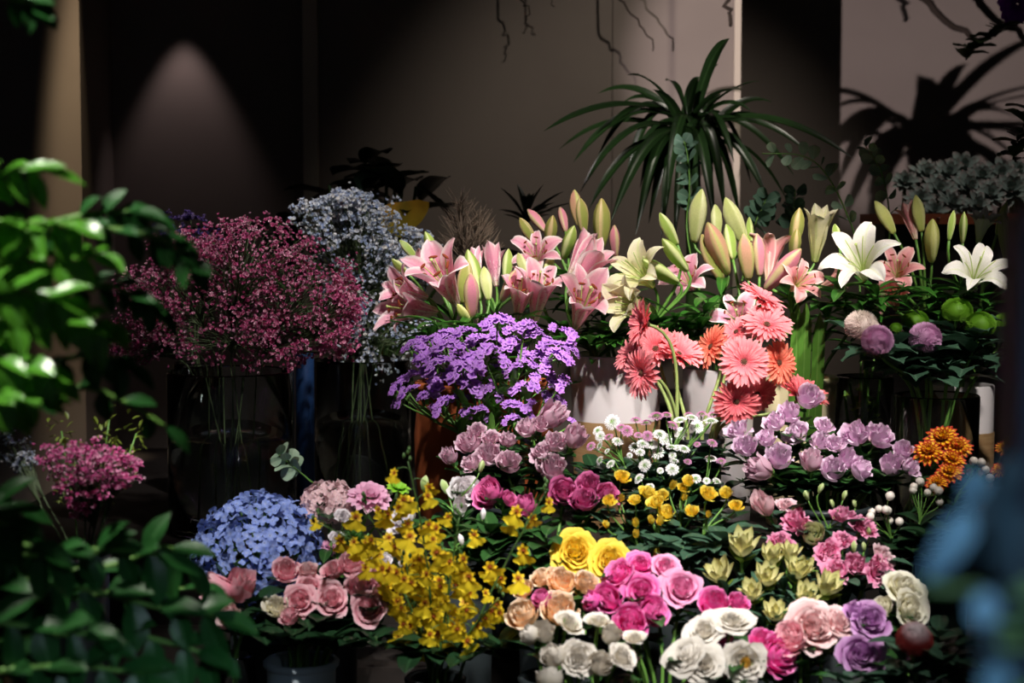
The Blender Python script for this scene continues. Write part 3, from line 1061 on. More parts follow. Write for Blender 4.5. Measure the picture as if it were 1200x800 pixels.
R_YEL = petal_mat('yellow_rose_petal', [(0, 'fcc030'), (.4, 'fed838'), (1, 'ffe860')], trans=.3)
R_SPRAY = petal_mat('yellow_spray_rose_petal', [(0, 'f8cc30'), (.5, 'fce048'), (1, 'feec70')], trans=.3)
R_PEACH = petal_mat('peach_rose_petal', [(0, 'f2b878'), (.45, 'f8d0a0'), (.85, 'fadcba'), (1, 'f8e6d4')], trans=.3)
R_WHITE = petal_mat('white_rose_petal', [(0, 'ecd8b0'), (.4, 'ece4d4'), (1, 'efe9e2')], trans=.25, var=.05)
R_CREAM = petal_mat('cream_rose_petal', [(0, 'd8dc9c'), (.4, 'f2ecce'), (1, 'f6f2e4')], trans=.25, var=.05)
R_LIS = petal_mat('pink_lisianthus_petal', [(0, 'e0c49c'), (.2, 'e47cac'), (.7, 'e888b4'), (1, 'f0a8c8')], trans=.3)
R_LISP = petal_mat('pale_lisianthus_petal', [(0, 'd8d8a8'), (.3, 'f0c4cc'), (1, 'f6d4dc')], trans=.3)
R_LISW = petal_mat('white_lisianthus_petal', [(0, 'd4dcb0'), (.3, 'f0eaea'), (1, 'f6f0f4')], trans=.25, var=.05)
R_BALL = petal_mat('greenish_bud_petal', [(0, 'a8b870'), (1, 'dcd8b0')], trans=.2)
BUDG = petal_mat('green_bud', [(0, '8cb058'), (1, 'c4d490')], stripe=(3, 'e0e4bc', .5), trans=.15)
M_STAM = petal_mat('golden_stamen', [(0, 'a87820'), (1, 'd8a83c')], trans=0)

OPEN = dict(N=26, open_=.75, H=.95, ruf=.03)
HALF = dict(N=22, open_=.42, H=1.25, ruf=.03)
SHUT = dict(N=16, open_=.10, H=1.9, ruf=.03, tip=.12)
FULL = dict(N=34, open_=.9, H=.72, ruf=.035)
KR = {}
for key, m in (('mauve', R_MAUVE), ('dusk', R_DUSK)):
    KR[key, 'half'] = mk_rose('rose_%s_half' % key, m, 3, N=15, open_=.40, H=1.45, ruf=.065, tip=.12, wavy=4)
    KR[key, 'shut'] = mk_rose('rose_%s_shut' % key, m, 2, N=13, open_=.18, H=1.75, ruf=.06, tip=.14)
    KR[key, 'loose'] = mk_rose('rose_%s_loose' % key, m, 2, N=11, open_=.75, H=1.3, ruf=.09, tip=.15, wavy=4)
for key, m in (('mag', R_MAG), ('hot', R_HOT), ('lpink', R_LPNK), ('pink', R_PINK), ('pale', R_PALE), ('purp', R_PURP), ('yel', R_YEL), ('peach', R_PEACH), ('cream', R_CREAM)):
    KR[key, 'open'] = mk_rose('rose_%s_open' % key, m, 2, **(dict(OPEN, N=22) if key in ('purp',) else dict(OPEN, N=38, ruf=.04, H=.85) if key == 'yel' else OPEN))
    KR[key, 'half'] = mk_rose('rose_%s_half' % key, m, 2, **HALF)
    if key in ('pink', 'peach', 'pale'):
        KR[key, 'shut'] = mk_rose('rose_%s_shut' % key, m, 2, **SHUT)
KR['white', 'open'] = mk_rose('rose_white_open', R_WHITE, 2, **FULL)
KR['white', 'flat'] = mk_rose('rose_white_flat', R_WHITE, 1, N=36, open_=.95, H=.62, ruf=.04)
KR['white', 'cup'] = mk_rose('rose_white_cup', R_WHITE, 1, N=24, open_=.95, H=.55, ruf=.05, inner=.34, wavy=4)
KR['spray', 'half'] = mk_rose('rose_spray_half', R_SPRAY, 3, N=14, open_=.45, H=1.15, ruf=.05, nu=7, nv=7)
KR['spray', 'shut'] = mk_rose('rose_spray_shut', R_SPRAY, 2, N=8, open_=.08, H=2.0, ruf=.04, nu=7, nv=7)
KR['lis', 'half'] = mk_rose('lisianthus_half', R_LIS, 2, N=12, open_=.5, H=1.3, ruf=.09, wavy=5, inner=.12)
KR['lis', 'open'] = mk_rose('lisianthus_open', R_LIS, 2, N=16, open_=.8, H=1.0, ruf=.11, wavy=6)
KR['lis', 'shut'] = mk_rose('lisianthus_shut', R_LISP, 1, N=7, open_=.15, H=1.9, ruf=.05, tip=.2)
KR['lisp', 'open'] = mk_rose('lisianthus_pale_open', R_LISP, 1, N=16, open_=.85, H=.9, ruf=.10, wavy=6)
KR['lisw', 'open'] = mk_rose('lisianthus_white_open', R_LISW, 2, N=20, open_=.6, H=1.15, ruf=.06, wavy=4)
KR['lisw', 'shut'] = mk_rose('lisianthus_white_shut', R_LISW, 1, N=7, open_=.12, H=2.0, ruf=.04)
KR['ball', 'half'] = mk_rose('lisianthus_ball', R_BALL, 1, N=14, open_=.05, H=1.35, ruf=.02)
KR['ran', 'open'] = mk_rose('ranunculus_open', R_WHITE, 2, N=40, open_=.72, H=.85, ruf=.05, wavy=4, inner=.04)
KR['ran', 'ball'] = mk_rose('ranunculus_ball', R_WHITE, 2, N=24, open_=.12, H=1.25, ruf=.03)
KR['ran', 'saucer'] = mk_rose('ranunculus_saucer', R_WHITE, 1, N=20, open_=.6, H=.62, ruf=.03)
TBG = bud_tpl('small_green_bud', BUDG, .24)
FWDD = {'f': (0, -.85, .52), 'u': (0, -.62, .78), 'uu': (0, -.3, .95), 'l': (-.55, -.55, .65), 'r': (.55, -.55, .65), 'L': (-.85, -.35, .4), 'Rr': (.85, -.35, .4),
        'ul': (-.35, -.5, .8), 'ur': (.35, -.5, .8), 'fl': (-.4, -.8, .4), 'fr': (.4, -.8, .4), 'd': (0, -.95, .15), 'b': (.1, .5, .9)}


def roses(rows, key, vk, Y0, py0, label, cat='rose', group=None, name='rose', leaves=None, mleaf=None, kY=.0012, sr=.0026, grow=1.06):
    """rows: (px, py, width in px, state, facing, label text)"""
    if leaves is None:
        leaves = dict(n=7, L=.045, W=.028, f0=.55, f1=.97, ruf=.04)
    srt = sorted(range(len(rows)), key=lambda i: rows[i][0])
    rank = {i: ORD[n] for n, i in enumerate(srt)}
    for i, row in enumerate(rows):
        px, py, w, st, fc, txt = row[:6]
        kk = row[6] if len(row) > 6 else key
        Y = Y0 + (py0 - py) * kY
        T = R.choice(KR[kk, st])
        sc = w / 2 * Y / FPX * grow
        d = Vector(FWDD[fc]) + Vector((R.uniform(-.1, .1), R.uniform(-.1, .1), 0))
        if st == 'shut':
            sc *= .86
        b = base_of(T, P(px, py, Y), d, sc)
        flower(name, (label if txt is None else txt).format(n=rank[i]), cat, group, vk, [(T, b, d, sc)], leaves=leaves, mleaf=mleaf, sr=sr)


# --- mauve roses below the gerberas
roses([
    (948, 464, 32, 'half', 'u', 'lavender rose topmost of its bunch, overlapping the lowest outer gerbera'),
    (925, 482, 28, 'half', 'ul', None), (908, 494, 26, 'half', 'ul', None),
    (864, 502, 32, 'loose', 'ul', 'loose open lavender rose of its bunch nearest the white button chrysanthemums'),
    (874, 522, 28, 'half', 'u', None), (897, 513, 24, 'half', 'ul', None), (931, 508, 34, 'loose', 'l', None), (912, 535, 34, 'half', 'u', None),
    (890, 549, 35, 'shut', 'L', 'dusky lavender rose lying lowest at the yellow spray rose side of its bunch', 'dusk'),
    (950, 539, 28, 'shut', 'uu', 'upright closed lavender rose with dusky outer petals in the middle of its bunch', 'dusk'),
    (966, 498, 26, 'loose', 'u', None), (962, 516, 30, 'loose', 'ur', None), (978, 519, 30, 'loose', 'u', None), (977, 549, 32, 'half', 'u', None), (993, 537, 26, 'shut', 'u', None), (1010, 549, 29, 'half', 'r', None),
    (1003, 508, 34, 'half', 'ul', 'broad lavender rose in front of the glass vase of green stems'), (1032, 510, 32, 'half', 'ur', None), (1057, 526, 24, 'half', 'u', None),
    (1045, 544, 28, 'shut', 'u', None), (1068, 546, 32, 'loose', 'r', 'lavender rose of its bunch touching the orange and yellow chrysanthemums')],
    'mauve', 'mauveR', 2.72, 520, 'lavender rose, {n} of its bunch counting from the white button chrysanthemums', group='lavender roses below the gerberas', grow=1.18)
# --- mauve roses below the statice
roses([
    (526, 534, 22, 'shut', 'ul', 'dusky mauve rose of its bunch hanging closest over the terracotta pot'), (548, 517, 30, 'half', 'ul', None), (559, 504, 26, 'loose', 'u', None),
    (575, 514, 28, 'loose', 'u', None), (595, 515, 22, 'half', 'uu', None), (550, 543, 30, 'loose', 'l', None), (572, 533, 30, 'half', 'u', None), (596, 541, 30, 'half', 'u', None),
    (617, 501, 27, 'half', 'ul', None), (633, 497, 22, 'half', 'u', None), (649, 487, 36, 'shut', 'r', 'large pale mauve rose topmost of the bunch below the statice'),
    (651, 517, 27, 'half', 'u', None), (675, 512, 32, 'shut', 'ur', 'pale mauve rose of its bunch nearest the kraft sleeved white pot'), (634, 529, 30, 'loose', 'ul', None), (646, 547, 36, 'half', 'u', 'broad mauve rose directly above the clustered magenta roses')],
    'dusk', 'mauveL', 2.74, 520, 'mauve rose, {n} of the bunch below the statice counting from the terracotta pot', group='mauve roses below the statice', grow=1.15)
# --- magenta roses
roses([
    (572, 577, 42, 'half', 'l', 'magenta rose lying on its side against the white lisianthus'), (597, 584, 22, 'half', 'r', 'small reddish magenta rose tucked behind the one beside the white lisianthus'),
    (614, 592, 34, 'half', 'l', 'magenta rose behind the topmost flower of the thin orchid spray'), (660, 577, 38, 'half', 'f', 'magenta rose with paler purple petals at the statice end of its row'),
    (684, 585, 36, 'half', 'u', 'magenta rose lowest and foremost of the row behind the yellow spray roses'), (690, 567, 34, 'half', 'u', 'magenta rose at the back of its row below the white buttons'),
    (713, 579, 32, 'half', 'r', 'magenta rose touching the first yellow spray roses')],
    'mag', 'magenta', 2.60, 580, '', group='magenta roses')
# --- white lisianthus and green buds beside the magenta roses
roses([
    (545, 574, 40, 'open', 'fr', 'white lisianthus with ruffled spiral petals beside the magenta rose'), (540, 594, 24, 'shut', 'u', 'small closed white lisianthus below the ruffled one beside the magenta rose'),
    (472, 606, 44, 'open', 'l', 'large white lisianthus half hidden behind the orchid sprays')],
    'lisw', 'lisW', 2.60, 590, '', cat='lisianthus', name='lisianthus', group='white lisianthus')
# --- hot pink roses
roses([
    (723, 672, 46, 'open', 'l', 'hot pink rose at the yellow rose corner of the big pink cluster'), (750, 660, 42, 'open', 'u', 'hot pink rose topmost of the big pink cluster beside the yellow roses'), (782, 663, 42, 'open', 'ur', 'pale hot pink rose at the top back of the cluster, leucadendron side', 'lpink'),
    (752, 692, 46, 'open', 'f', 'hot pink rose in the very middle of the big pink cluster'), (712, 703, 40, 'half', 'fl', 'hot pink rose facing the peach roses, paler outside'), (693, 704, 28, 'half', 'L', 'pink rose wedged between the peach roses and the hot pink cluster'),
    (738, 731, 46, 'half', 'f', 'deep pink rose lowest of the big cluster, behind the white saucer shaped ranunculus'), (765, 716, 42, 'half', 'fr', 'hot pink rose at the lower corner of the big cluster above the white roses'),
    (798, 689, 52, 'open', 'f', 'large pale pink rose facing the front at the edge of the hot pink cluster', 'lpink'), (836, 706, 42, 'half', 'u', 'hot pink rose just above the flat white rose'), (866, 706, 30, 'half', 'ur', 'hot pink rose between the flat white rose and the leucadendron')],
    'hot', 'hotpink', 2.36, 690, '', group='hot pink roses')
roses([
    (848, 746, 24, 'half', 'f', 'dark magenta rose showing under the flat white rose'), (892, 750, 34, 'half', 'u', 'magenta pink rose behind the white rose that shows its stamens'), (912, 768, 52, 'half', 'fr', 'large magenta pink rose between the open white rose and the pale pink rose')],
    'hot', 'palepink', 2.28, 750, '', group='magenta pink roses at the front')
# --- yellow and peach roses
roses([
    (674, 647, 58, 'open', 'f', 'large yellow rose on the peach rose side of the yellow pair'), (716, 657, 54, 'open', 'f', 'large yellow rose touching the hot pink cluster')],
    'yel', 'bigyellow', 2.47, 650, '', group='large yellow roses')
roses([
    (634, 676, 28, 'half', 'ul', 'small peach rose behind the others, next to the orchid spray'), (657, 681, 40, 'half', 'u', 'tall peach rose below the first large yellow rose'), (688, 683, 36, 'half', 'ur', 'peach rose between the yellow roses and the hot pink cluster'),
    (612, 720, 44, 'half', 'ul', 'peach rose lowest beside the orchid spray'), (655, 714, 48, 'half', 'u', 'peach rose with spread cream outer petals above the ranunculus'), (634, 702, 30, 'half', 'l', 'dusty pink rose wedged among the peach roses', 'mag'), (612, 690, 28, 'half', 'ul', 'cream peach rose partly behind the yellow orchid flowers')],
    'peach', 'peach', 2.38, 700, '', group='peach roses')
# --- white ranunculus
roses([
    (668, 729, 40, 'saucer', 'ur', 'white ranunculus lying sideways just below the spread peach rose'), (637, 740, 27, 'ball', 'u', 'round white ranunculus below the spread peach rose'), (621, 744, 24, 'ball', 'L', 'white ranunculus bud nearest the orchid sprays'),
    (701, 726, 36, 'saucer', 'uu', 'white ranunculus against the lower edge of the hot pink cluster'), (677, 770, 46, 'open', 'f', 'wide open ruffled white ranunculus in the middle of its bunch'), (648, 768, 30, 'ball', 'l', 'round white ranunculus touching the wide open one on its orchid side'),
    (704, 777, 30, 'ball', 'f', 'round greenish centred white ranunculus beside the wide open one'), (731, 768, 38, 'open', 'r', 'frilly white ranunculus turned towards the white roses'), (743, 746, 32, 'saucer', 'uu', 'small white cup shaped ranunculus in front of the deep pink rose'),
    (716, 744, 24, 'ball', 'u', 'small white ranunculus behind the cup shaped one'), (643, 796, 32, 'ball', 'b', 'white ranunculus seen from below at the bottom of its bunch')],
    'ran', 'ranun', 2.22, 750, '', cat='ranunculus', name='ranunculus', group='white ranunculus', leaves=dict(n=4, L=.05, W=.012, f0=.5, f1=.9, prof=LENS, ruf=.1))
# --- white roses
roses([
    (856, 725, 64, 'flat', 'uu', 'flat open white rose topmost of its bunch'), (823, 738, 50, 'open', 'ul', 'white rose behind, between the flat one and the hot pink cluster'),
    (802, 768, 56, 'open', 'l', 'white rose turned towards the ranunculus'), (823, 778, 54, 'open', 'f', 'full white rose lowest at the front')],
    'white', 'whiterose', 2.2, 750, '', group='white roses')


T = KR['white', 'cup'][0]
g = G()
for i in range(40):
    a = i * 2.4
    r = .03 + .2 * math.sqrt(i / 40)
    g.tube([(r * .3 * math.cos(a), r * .3 * math.sin(a), .05), (r * math.cos(a), r * math.sin(a), .30 + .05 * math.sin(i))], [.012, .022], 4)
T['subs'].append(('stamens', g.mesh('rose_stamens', M_STAM)))
roses([(873, 776, 58, 'cup', 'd', 'wide open white rose showing its golden brown stamens')], 'white', 'whiterose', 2.2, 760, '', group='white roses')
# --- pale pink and purple roses
roses([
    (955, 735, 68, 'open', 'f', 'large pale pink rose facing the front beside the purple roses'), (926, 747, 46, 'half', 'l', 'pale pink rose with deeper pink outer petals beside the magenta pink rose', 'pink'),
    (982, 727, 48, 'open', 'ur', 'salmon pink rose behind, between the large pale one and the purple roses'), (950, 716, 46, 'open', 'u', 'pale pink rose topmost, under the leucadendron')],
    'pale', 'palepink', 2.28, 735, '', group='pale pink roses')
roses([
    (1020, 727, 52, 'open', 'f', 'purple rose upper of the two, under the cream roses'), (1009, 768, 60, 'open', 'f', 'purple rose lower and nearer of the two'), (1002, 716, 30, 'half', 'ul', 'small purple rose behind the upper purple rose')],
    'purp', 'purple', 2.26, 745, '', group='purple roses')
roses([
    (1062, 688, 60, 'open', 'ur', 'large cream white rose uppermost beside the blurred blue leaves'), (1068, 714, 54, 'open', 'fr', 'cream white rose just above the dark red protea'), (1034, 711, 28, 'half', 'l', 'small cream rose behind the upper purple rose and under the largest cream rose')],
    'cream', 'cream', 2.36, 695, '', group='cream roses')
# --- pink roses in the grey blue bucket
roses([
    (335, 668, 36, 'half', 'u', 'pink rose upright in front of the blue hydrangea'), (360, 668, 28, 'half', 'uu', 'palest pink rose touching the blue hydrangea', 'pale'), (390, 668, 30, 'half', 'ul', 'pink rose behind the bunch next to the palest one'),
    (412, 660, 40, 'half', 'u', 'pink rose topmost of its bunch'), (425, 672, 38, 'open', 'u', 'pink rose below the topmost one, opening upwards'), (362, 687, 42, 'open', 'u', 'flat opened pink rose behind the two front spiral roses'),
    (350, 705, 46, 'open', 'f', 'pink spiral rose frontmost on the hydrangea side'), (388, 703, 46, 'open', 'f', 'pink spiral rose with pale rims in the middle of the front row'), (431, 713, 48, 'open', 'f', 'paler pink spiral rose lowest, on the orchid side of the front row'),
    (452, 698, 36, 'half', 'fr', 'deep pink rose behind the lowest spiral rose'), (422, 688, 38, 'half', 'u', 'pink rose standing between the topmost rose and the front row'), (446, 678, 36, 'half', 'ur', 'pink rose behind the bunch, orchid side'),
    (474, 688, 32, 'half', 'r', 'bright pink rose of the bunch nearest the orchid sprays', 'lpink'), (323, 710, 32, 'half', 'u', 'greenish white rose between the hydrangea and the first spiral rose', 'cream'), (338, 722, 28, 'half', 'l', 'small pink rose drooping under the first spiral rose')],
    'pink', 'pinkrose', 2.42, 690, '', group='pink roses in the grey blue bucket', leaves=dict(n=8, L=.06, W=.036, f0=.45, f1=.95, ruf=.04), mleaf=M_LEAFD)
roses([
    (256, 690, 40, 'shut', 'L', 'pink rose in the narrow glass vase nearest the leafy shrub'), (282, 687, 42, 'shut', 'ur', 'pink rose in the narrow glass vase leaning below the blue hydrangea'), (268, 722, 34, 'half', 'l', 'faded cream pink rose hanging below the two roses of the narrow glass vase', 'pale')],
    'pink', 'sideglass', 2.42, 690, '', group='roses in the narrow glass vase', leaves=dict(n=5, L=.06, W=.036, f0=.6, f1=.95, ruf=.04), mleaf=M_LEAFD)
# --- pink lisianthus
roses([
    (894, 590, 34, 'shut', 'ul', 'pale pink pointed lisianthus bloom nearest the yellow spray roses'), (920, 590, 30, 'open', 'uu', 'whitish pink lisianthus behind the pointed one', 'lisp'), (932, 608, 38, 'half', 'ul', 'pink lisianthus below the whitish one'),
    (915, 632, 34, 'open', 'u', 'bright pink lisianthus just above the leucadendron'), (952, 626, 28, 'half', 'f', 'greenish cream round lisianthus bud amid the pink ones', 'ball'), (988, 602, 32, 'half', 'uu', 'pink lisianthus cup standing in front of the green buds'),
    (1012, 615, 40, 'open', 'ur', 'pink lisianthus beside the white snowberries'), (972, 646, 38, 'open', 'f', 'pink lisianthus behind the leucadendron cones'), (1004, 662, 32, 'half', 'f', 'pink lisianthus lowest in the middle of its bunch'), (1030, 668, 42, 'open', 'fr', 'deep pink lisianthus above the largest cream rose'),
    (1037, 652, 42, 'open', 'r', 'pale blush lisianthus at the outer edge of its bunch', 'lisp'), (978, 668, 42, 'open', 'l', 'deep pink frilled lisianthus right behind the lowest leucadendron'), (990, 632, 30, 'open', 'u', 'pink lisianthus in the centre of its bunch, under the upright cup'), (940, 616, 30, 'open', 'u', 'pink lisianthus behind the round greenish bud')],
    'lis', 'lis', 2.51, 630, '', cat='lisianthus', name='lisianthus', group='pink lisianthus', leaves=dict(n=7, L=.05, W=.022, f0=.55, f1=1.0, prof=LENS), mleaf=M_LEAFG)


def bud_stem(label, vk, Y, buds, cat, name, group=None, w=10, mleaf=None, leaves=None, T=None, sr=.0018, bname=None):
    T = T or TBG
    heads = []
    for px, py in buds:
        c = P(px, py, Y + R.uniform(-.03, .03))
        sc = w * 1.25 * Y / FPX * R.uniform(.85, 1.2)
        d = Vector((R.uniform(-.4, .4), R.uniform(-.4, 0), 1))
        heads.append((T, base_of(T, c, d, sc), d, sc))
    return flower(name, label, cat, group, vk, heads, leaves=leaves, sr=sr, mleaf=mleaf)


LL = dict(n=9, L=.06, W=.024, f0=.6, f1=1.0, prof=LENS, updir=1.0)
bud_stem('lisianthus stem of pale green buds behind the upright pink cup', 'lis', 2.56, [(945, 580), (962, 572), (975, 590), (990, 580), (1001, 590), (930, 598)], 'lisianthus', 'lisianthus', mleaf=M_LEAFG, leaves=LL)
bud_stem('lisianthus stem of green buds in front of the outermost pink lisianthus', 'lis', 2.50, [(1018, 622), (1001, 640), (1012, 640), (1026, 657), (930, 648)], 'lisianthus', 'lisianthus', mleaf=M_LEAFG, leaves=LL)
bud_stem('lisianthus stem with one fat green white bud over the ruffled white bloom', 'lisW', 2.62, [(564, 546), (521, 570), (498, 566)], 'lisianthus', 'lisianthus', w=14, leaves=LL)
bud_stem('white budded lisianthus stem among glossy greens below the magenta roses', 'lisW', 2.54, [(566, 602), (558, 627), (540, 632), (508, 632), (470, 660)], 'lisianthus', 'lisianthus', w=12, leaves=dict(n=12, L=.06, W=.022, f0=.5, f1=1.0, prof=LENS), T=bud_tpl('cream_bud', R_LISW, .22))

# --- yellow spray roses: five branching stems
SP = [
    ('yellow spray rose stem with the highest single bloom beside the white buttons', [(730, 558, 20, 'half'), (728, 583, 10, 'shut'), (714, 586, 17, 'half'), (744, 585, 17, 'half'), (710, 614, 10, 'shut')]),
    ('yellow spray rose stem with the big clustered blooms in the middle', [(760, 577, 22, 'half'), (768, 588, 20, 'half'), (776, 580, 17, 'half'), (763, 609, 11, 'shut'), (774, 610, 12, 'shut')]),
    ('yellow spray rose stem with a low round bloom and drooping orange buds', [(781, 600, 22, 'half'), (745, 612, 12, 'shut'), (745, 625, 11, 'shut'), (769, 647, 12, 'shut')]),
    ('yellow spray rose stem with twin upper blooms under the small white buttons', [(801, 571, 15, 'half'), (807, 563, 17, 'half'), (788, 568, 12, 'shut'), (810, 598, 18, 'half'), (802, 582, 9, 'shut')]),
    ('yellow spray rose stem nearest the pale pink lisianthus', [(831, 578, 22, 'half'), (851, 577, 18, 'half'), (863, 592, 18, 'half'), (830, 602, 9, 'shut')])]
for lab, hs in SP:
    heads = []
    for px, py, w, st in hs:
        Y = 2.57 + (590 - py) * .0012 + R.uniform(-.02, .02)
        T = R.choice(KR['spray', st])
        sc = w / 2 * Y / FPX
        d = Vector((R.uniform(-.35, .35), R.uniform(-.9, -.4), 1))
        sc *= 1.15 if st == 'half' else .9
        heads.append((T, base_of(T, P(px, py, Y), d, sc), d, sc))

    def spray_leaves(t, main):
        lg = leaves_on(main, 9, .045, .028, .45, 1.0, ruf=.04)
        for h in heads:
            for q in range(3):
                a = R.uniform(0, 6.28)
                b = Vector(h[1]) - Vector((0, 0, R.uniform(.02, .07)))
                place_leaf(lg, b, (math.cos(a), math.sin(a), R.uniform(-.1, .6)), R.uniform(.03, .055), R.uniform(.018, .032), 0, .2, -.4, OVAL, .2, .05)
        part('foliage', lg.mesh('spray_foliage', M_LEAFG), t)
    flower('spray_rose', lab, 'rose', 'yellow spray roses', 'yspray', heads, sr=.0022, extra=spray_leaves)
# ------------------------------------------------------------------ gerberas
GB_P = petal_mat('pink_gerbera_petal', [(0, 'f0586c'), (.4, 'f4808c'), (1, 'f8a0a6')], trans=.25, rough=.5)
GB_C = petal_mat('coral_gerbera_petal', [(0, 'ee6040'), (.4, 'f07a66'), (1, 'f4987e')], trans=.25, rough=.5)
GB_R = petal_mat('deep_coral_gerbera_petal', [(0, 'd84658'), (.5, 'e46470'), (1, 'ee868a')], trans=.25, rough=.5)
GB_D = solid('gerbera_disc', '4a2e1c', rough=.9)
M_GST = leaf_mat('gerbera_stem', '8a9a58', rough=.6, trans=0)
TG = {}
for k, m in (('p', GB_P), ('c', GB_C), ('r', GB_R)):
    TG[k, 0] = gerbera_tpl('gerbera_%s_flat' % k, m, GB_D, 3 + ord(k))
    TG[k, 1] = gerbera_tpl('gerbera_%s_cup' % k, m, GB_D, 9 + ord(k), lift=.35)
for px, py, w, k, st, d, dY, lab in [
        (755, 379, 60, 'p', 1, (-.95, -.30, .18), -.03, 'pink gerbera seen from the side, topmost of those facing the statice'),
        (751, 437, 68, 'p', 0, (-.85, -.50, .05), -.06, 'pink gerbera in profile, lowest of those facing the statice'),
        (738, 414, 54, 'p', 0, (-.75, -.3, .5), .03, 'pink gerbera half hidden between the two profile ones'),
        (768, 408, 58, 'p', 1, (-.2, -.75, .6), .04, 'pink gerbera behind the tall bent stem'),
        (796, 414, 62, 'p', 1, (.35, -.55, .75), .03, 'pink gerbera facing upward in the gap between both groups'),
        (832, 406, 60, 'c', 0, (-.80, -.35, .40), .04, 'orange gerbera turned sideways behind the frontmost pink one'),
        (872, 424, 66, 'p', 0, (.02, -.93, .30), -.07, 'frontmost pink gerbera facing straight out of the bunch'),
        (899, 379, 66, 'p', 0, (.08, -.62, .72), -.01, 'broad pink gerbera tilted upward just under the slanting topmost one'),
        (894, 349, 66, 'p', 0, (.48, -.25, .80), .04, 'slanting gerbera topmost of the bunch under the lily buds'),
        (914, 425, 58, 'c', 0, (.55, -.75, .15), -.01, 'orange coral gerbera touching the frontmost pink one, cream vase side'),
        (863, 471, 60, 'r', 0, (.0, -.93, -.15), -.06, 'dusky coral gerbera hanging lowest, above the lavender roses'),
        (888, 462, 52, 'r', 0, (.25, -.75, -.30), .02, 'deep coral gerbera squeezed behind the lowest one'),
        (938, 463, 72, 'r', 1, (.35, -.30, .85), .0, 'large deep coral gerbera low beside the cream vase, behind the topmost lavender rose'),
        (862, 388, 48, 'p', 0, (-.5, -.5, .7), .02, 'pink gerbera peeping out behind the upward tilted broad one')]:
    Y = 2.86 + dY
    T = TG[k, st]
    sc = w / 2 * Y / FPX
    b = base_of(T, P(px, py, Y), d, sc)
    back = Vector(b) - Vector(d).normalized() * sc * T['k'] * .0
    flower('gerbera_daisy', lab, 'gerbera', 'coral and pink gerberas', 'gerbera', [(T, b, d, sc)], sr=.0030, mstem=M_GST)

# ------------------------------------------------------------------ pompon chrysanthemums
PM_W = petal_mat('cream_pompon', [(0, 'e8dcd4'), (1, 'e2c4c4')], trans=.15)
PM_M = petal_mat('mauve_pompon', [(0, 'd8a8cc'), (1, 'cc9cc4')], trans=.15)
PM_G = petal_mat('green_pompon', [(0, '5f9020'), (.6, '6c9c28'), (1, '527e20')], trans=.1)
TP = {'w': pompon_tpl('pompon_cream', PM_W, seed=2), 'm': pompon_tpl('pompon_mauve', PM_M, seed=3), 'g': pompon_tpl('pompon_green', PM_G, N=900, zmin=-.45, L=.17, W=.06, squash=.8, core=.85, seed=4)}
CHL = ([0, .12, .25, .33, .48, .56, .72, .82, 1], [.12, .3, .85, .55, 1, .6, .75, .35, .05])
CL = dict(n=12, L=.085, W=.060, f0=.42, f1=.90, prof=CHL, th0=.3, th1=-.7, nv=12)
for px, py, w, k, dY, lab in [
        (1010, 379, 42, 'w', -.06, 'cream pompon chrysanthemum with a pinkish underside'), (1028, 396, 40, 'm', -.11, 'mauve pompon chrysanthemum in front of the cream one'),
        (1085, 393, 41, 'm', -.05, 'mauve pompon chrysanthemum alone below the first green pompon'), (1073, 374, 34, 'g', .03, 'green pompon chrysanthemum just above the lone mauve one'),
        (1122, 361, 38, 'g', .04, 'green pompon chrysanthemum highest of the four'), (1150, 377, 37, 'g', -.01, 'green pompon chrysanthemum below and outward of the highest one'), (1178, 376, 30, 'g', .05, 'green pompon chrysanthemum outermost, beside the dark blue post'),
        (1050, 383, 15, 'g', .0, 'tiny green pompon bud between the cream one and the nearest green one')]:
    Y = 3.0 + dY
    d = Vector((R.uniform(-.15, .15), -.42, .9))
    sc = w / 2 * Y / FPX
    T = TP[k]
    flower('pompon_chrysanthemum', lab, 'chrysanthemum', 'pompon chrysanthemums', 'pompon', [(T, base_of(T, P(px, py, Y), d, sc), d, sc)], leaves=CL, mleaf=M_LEAFG, sr=.003)

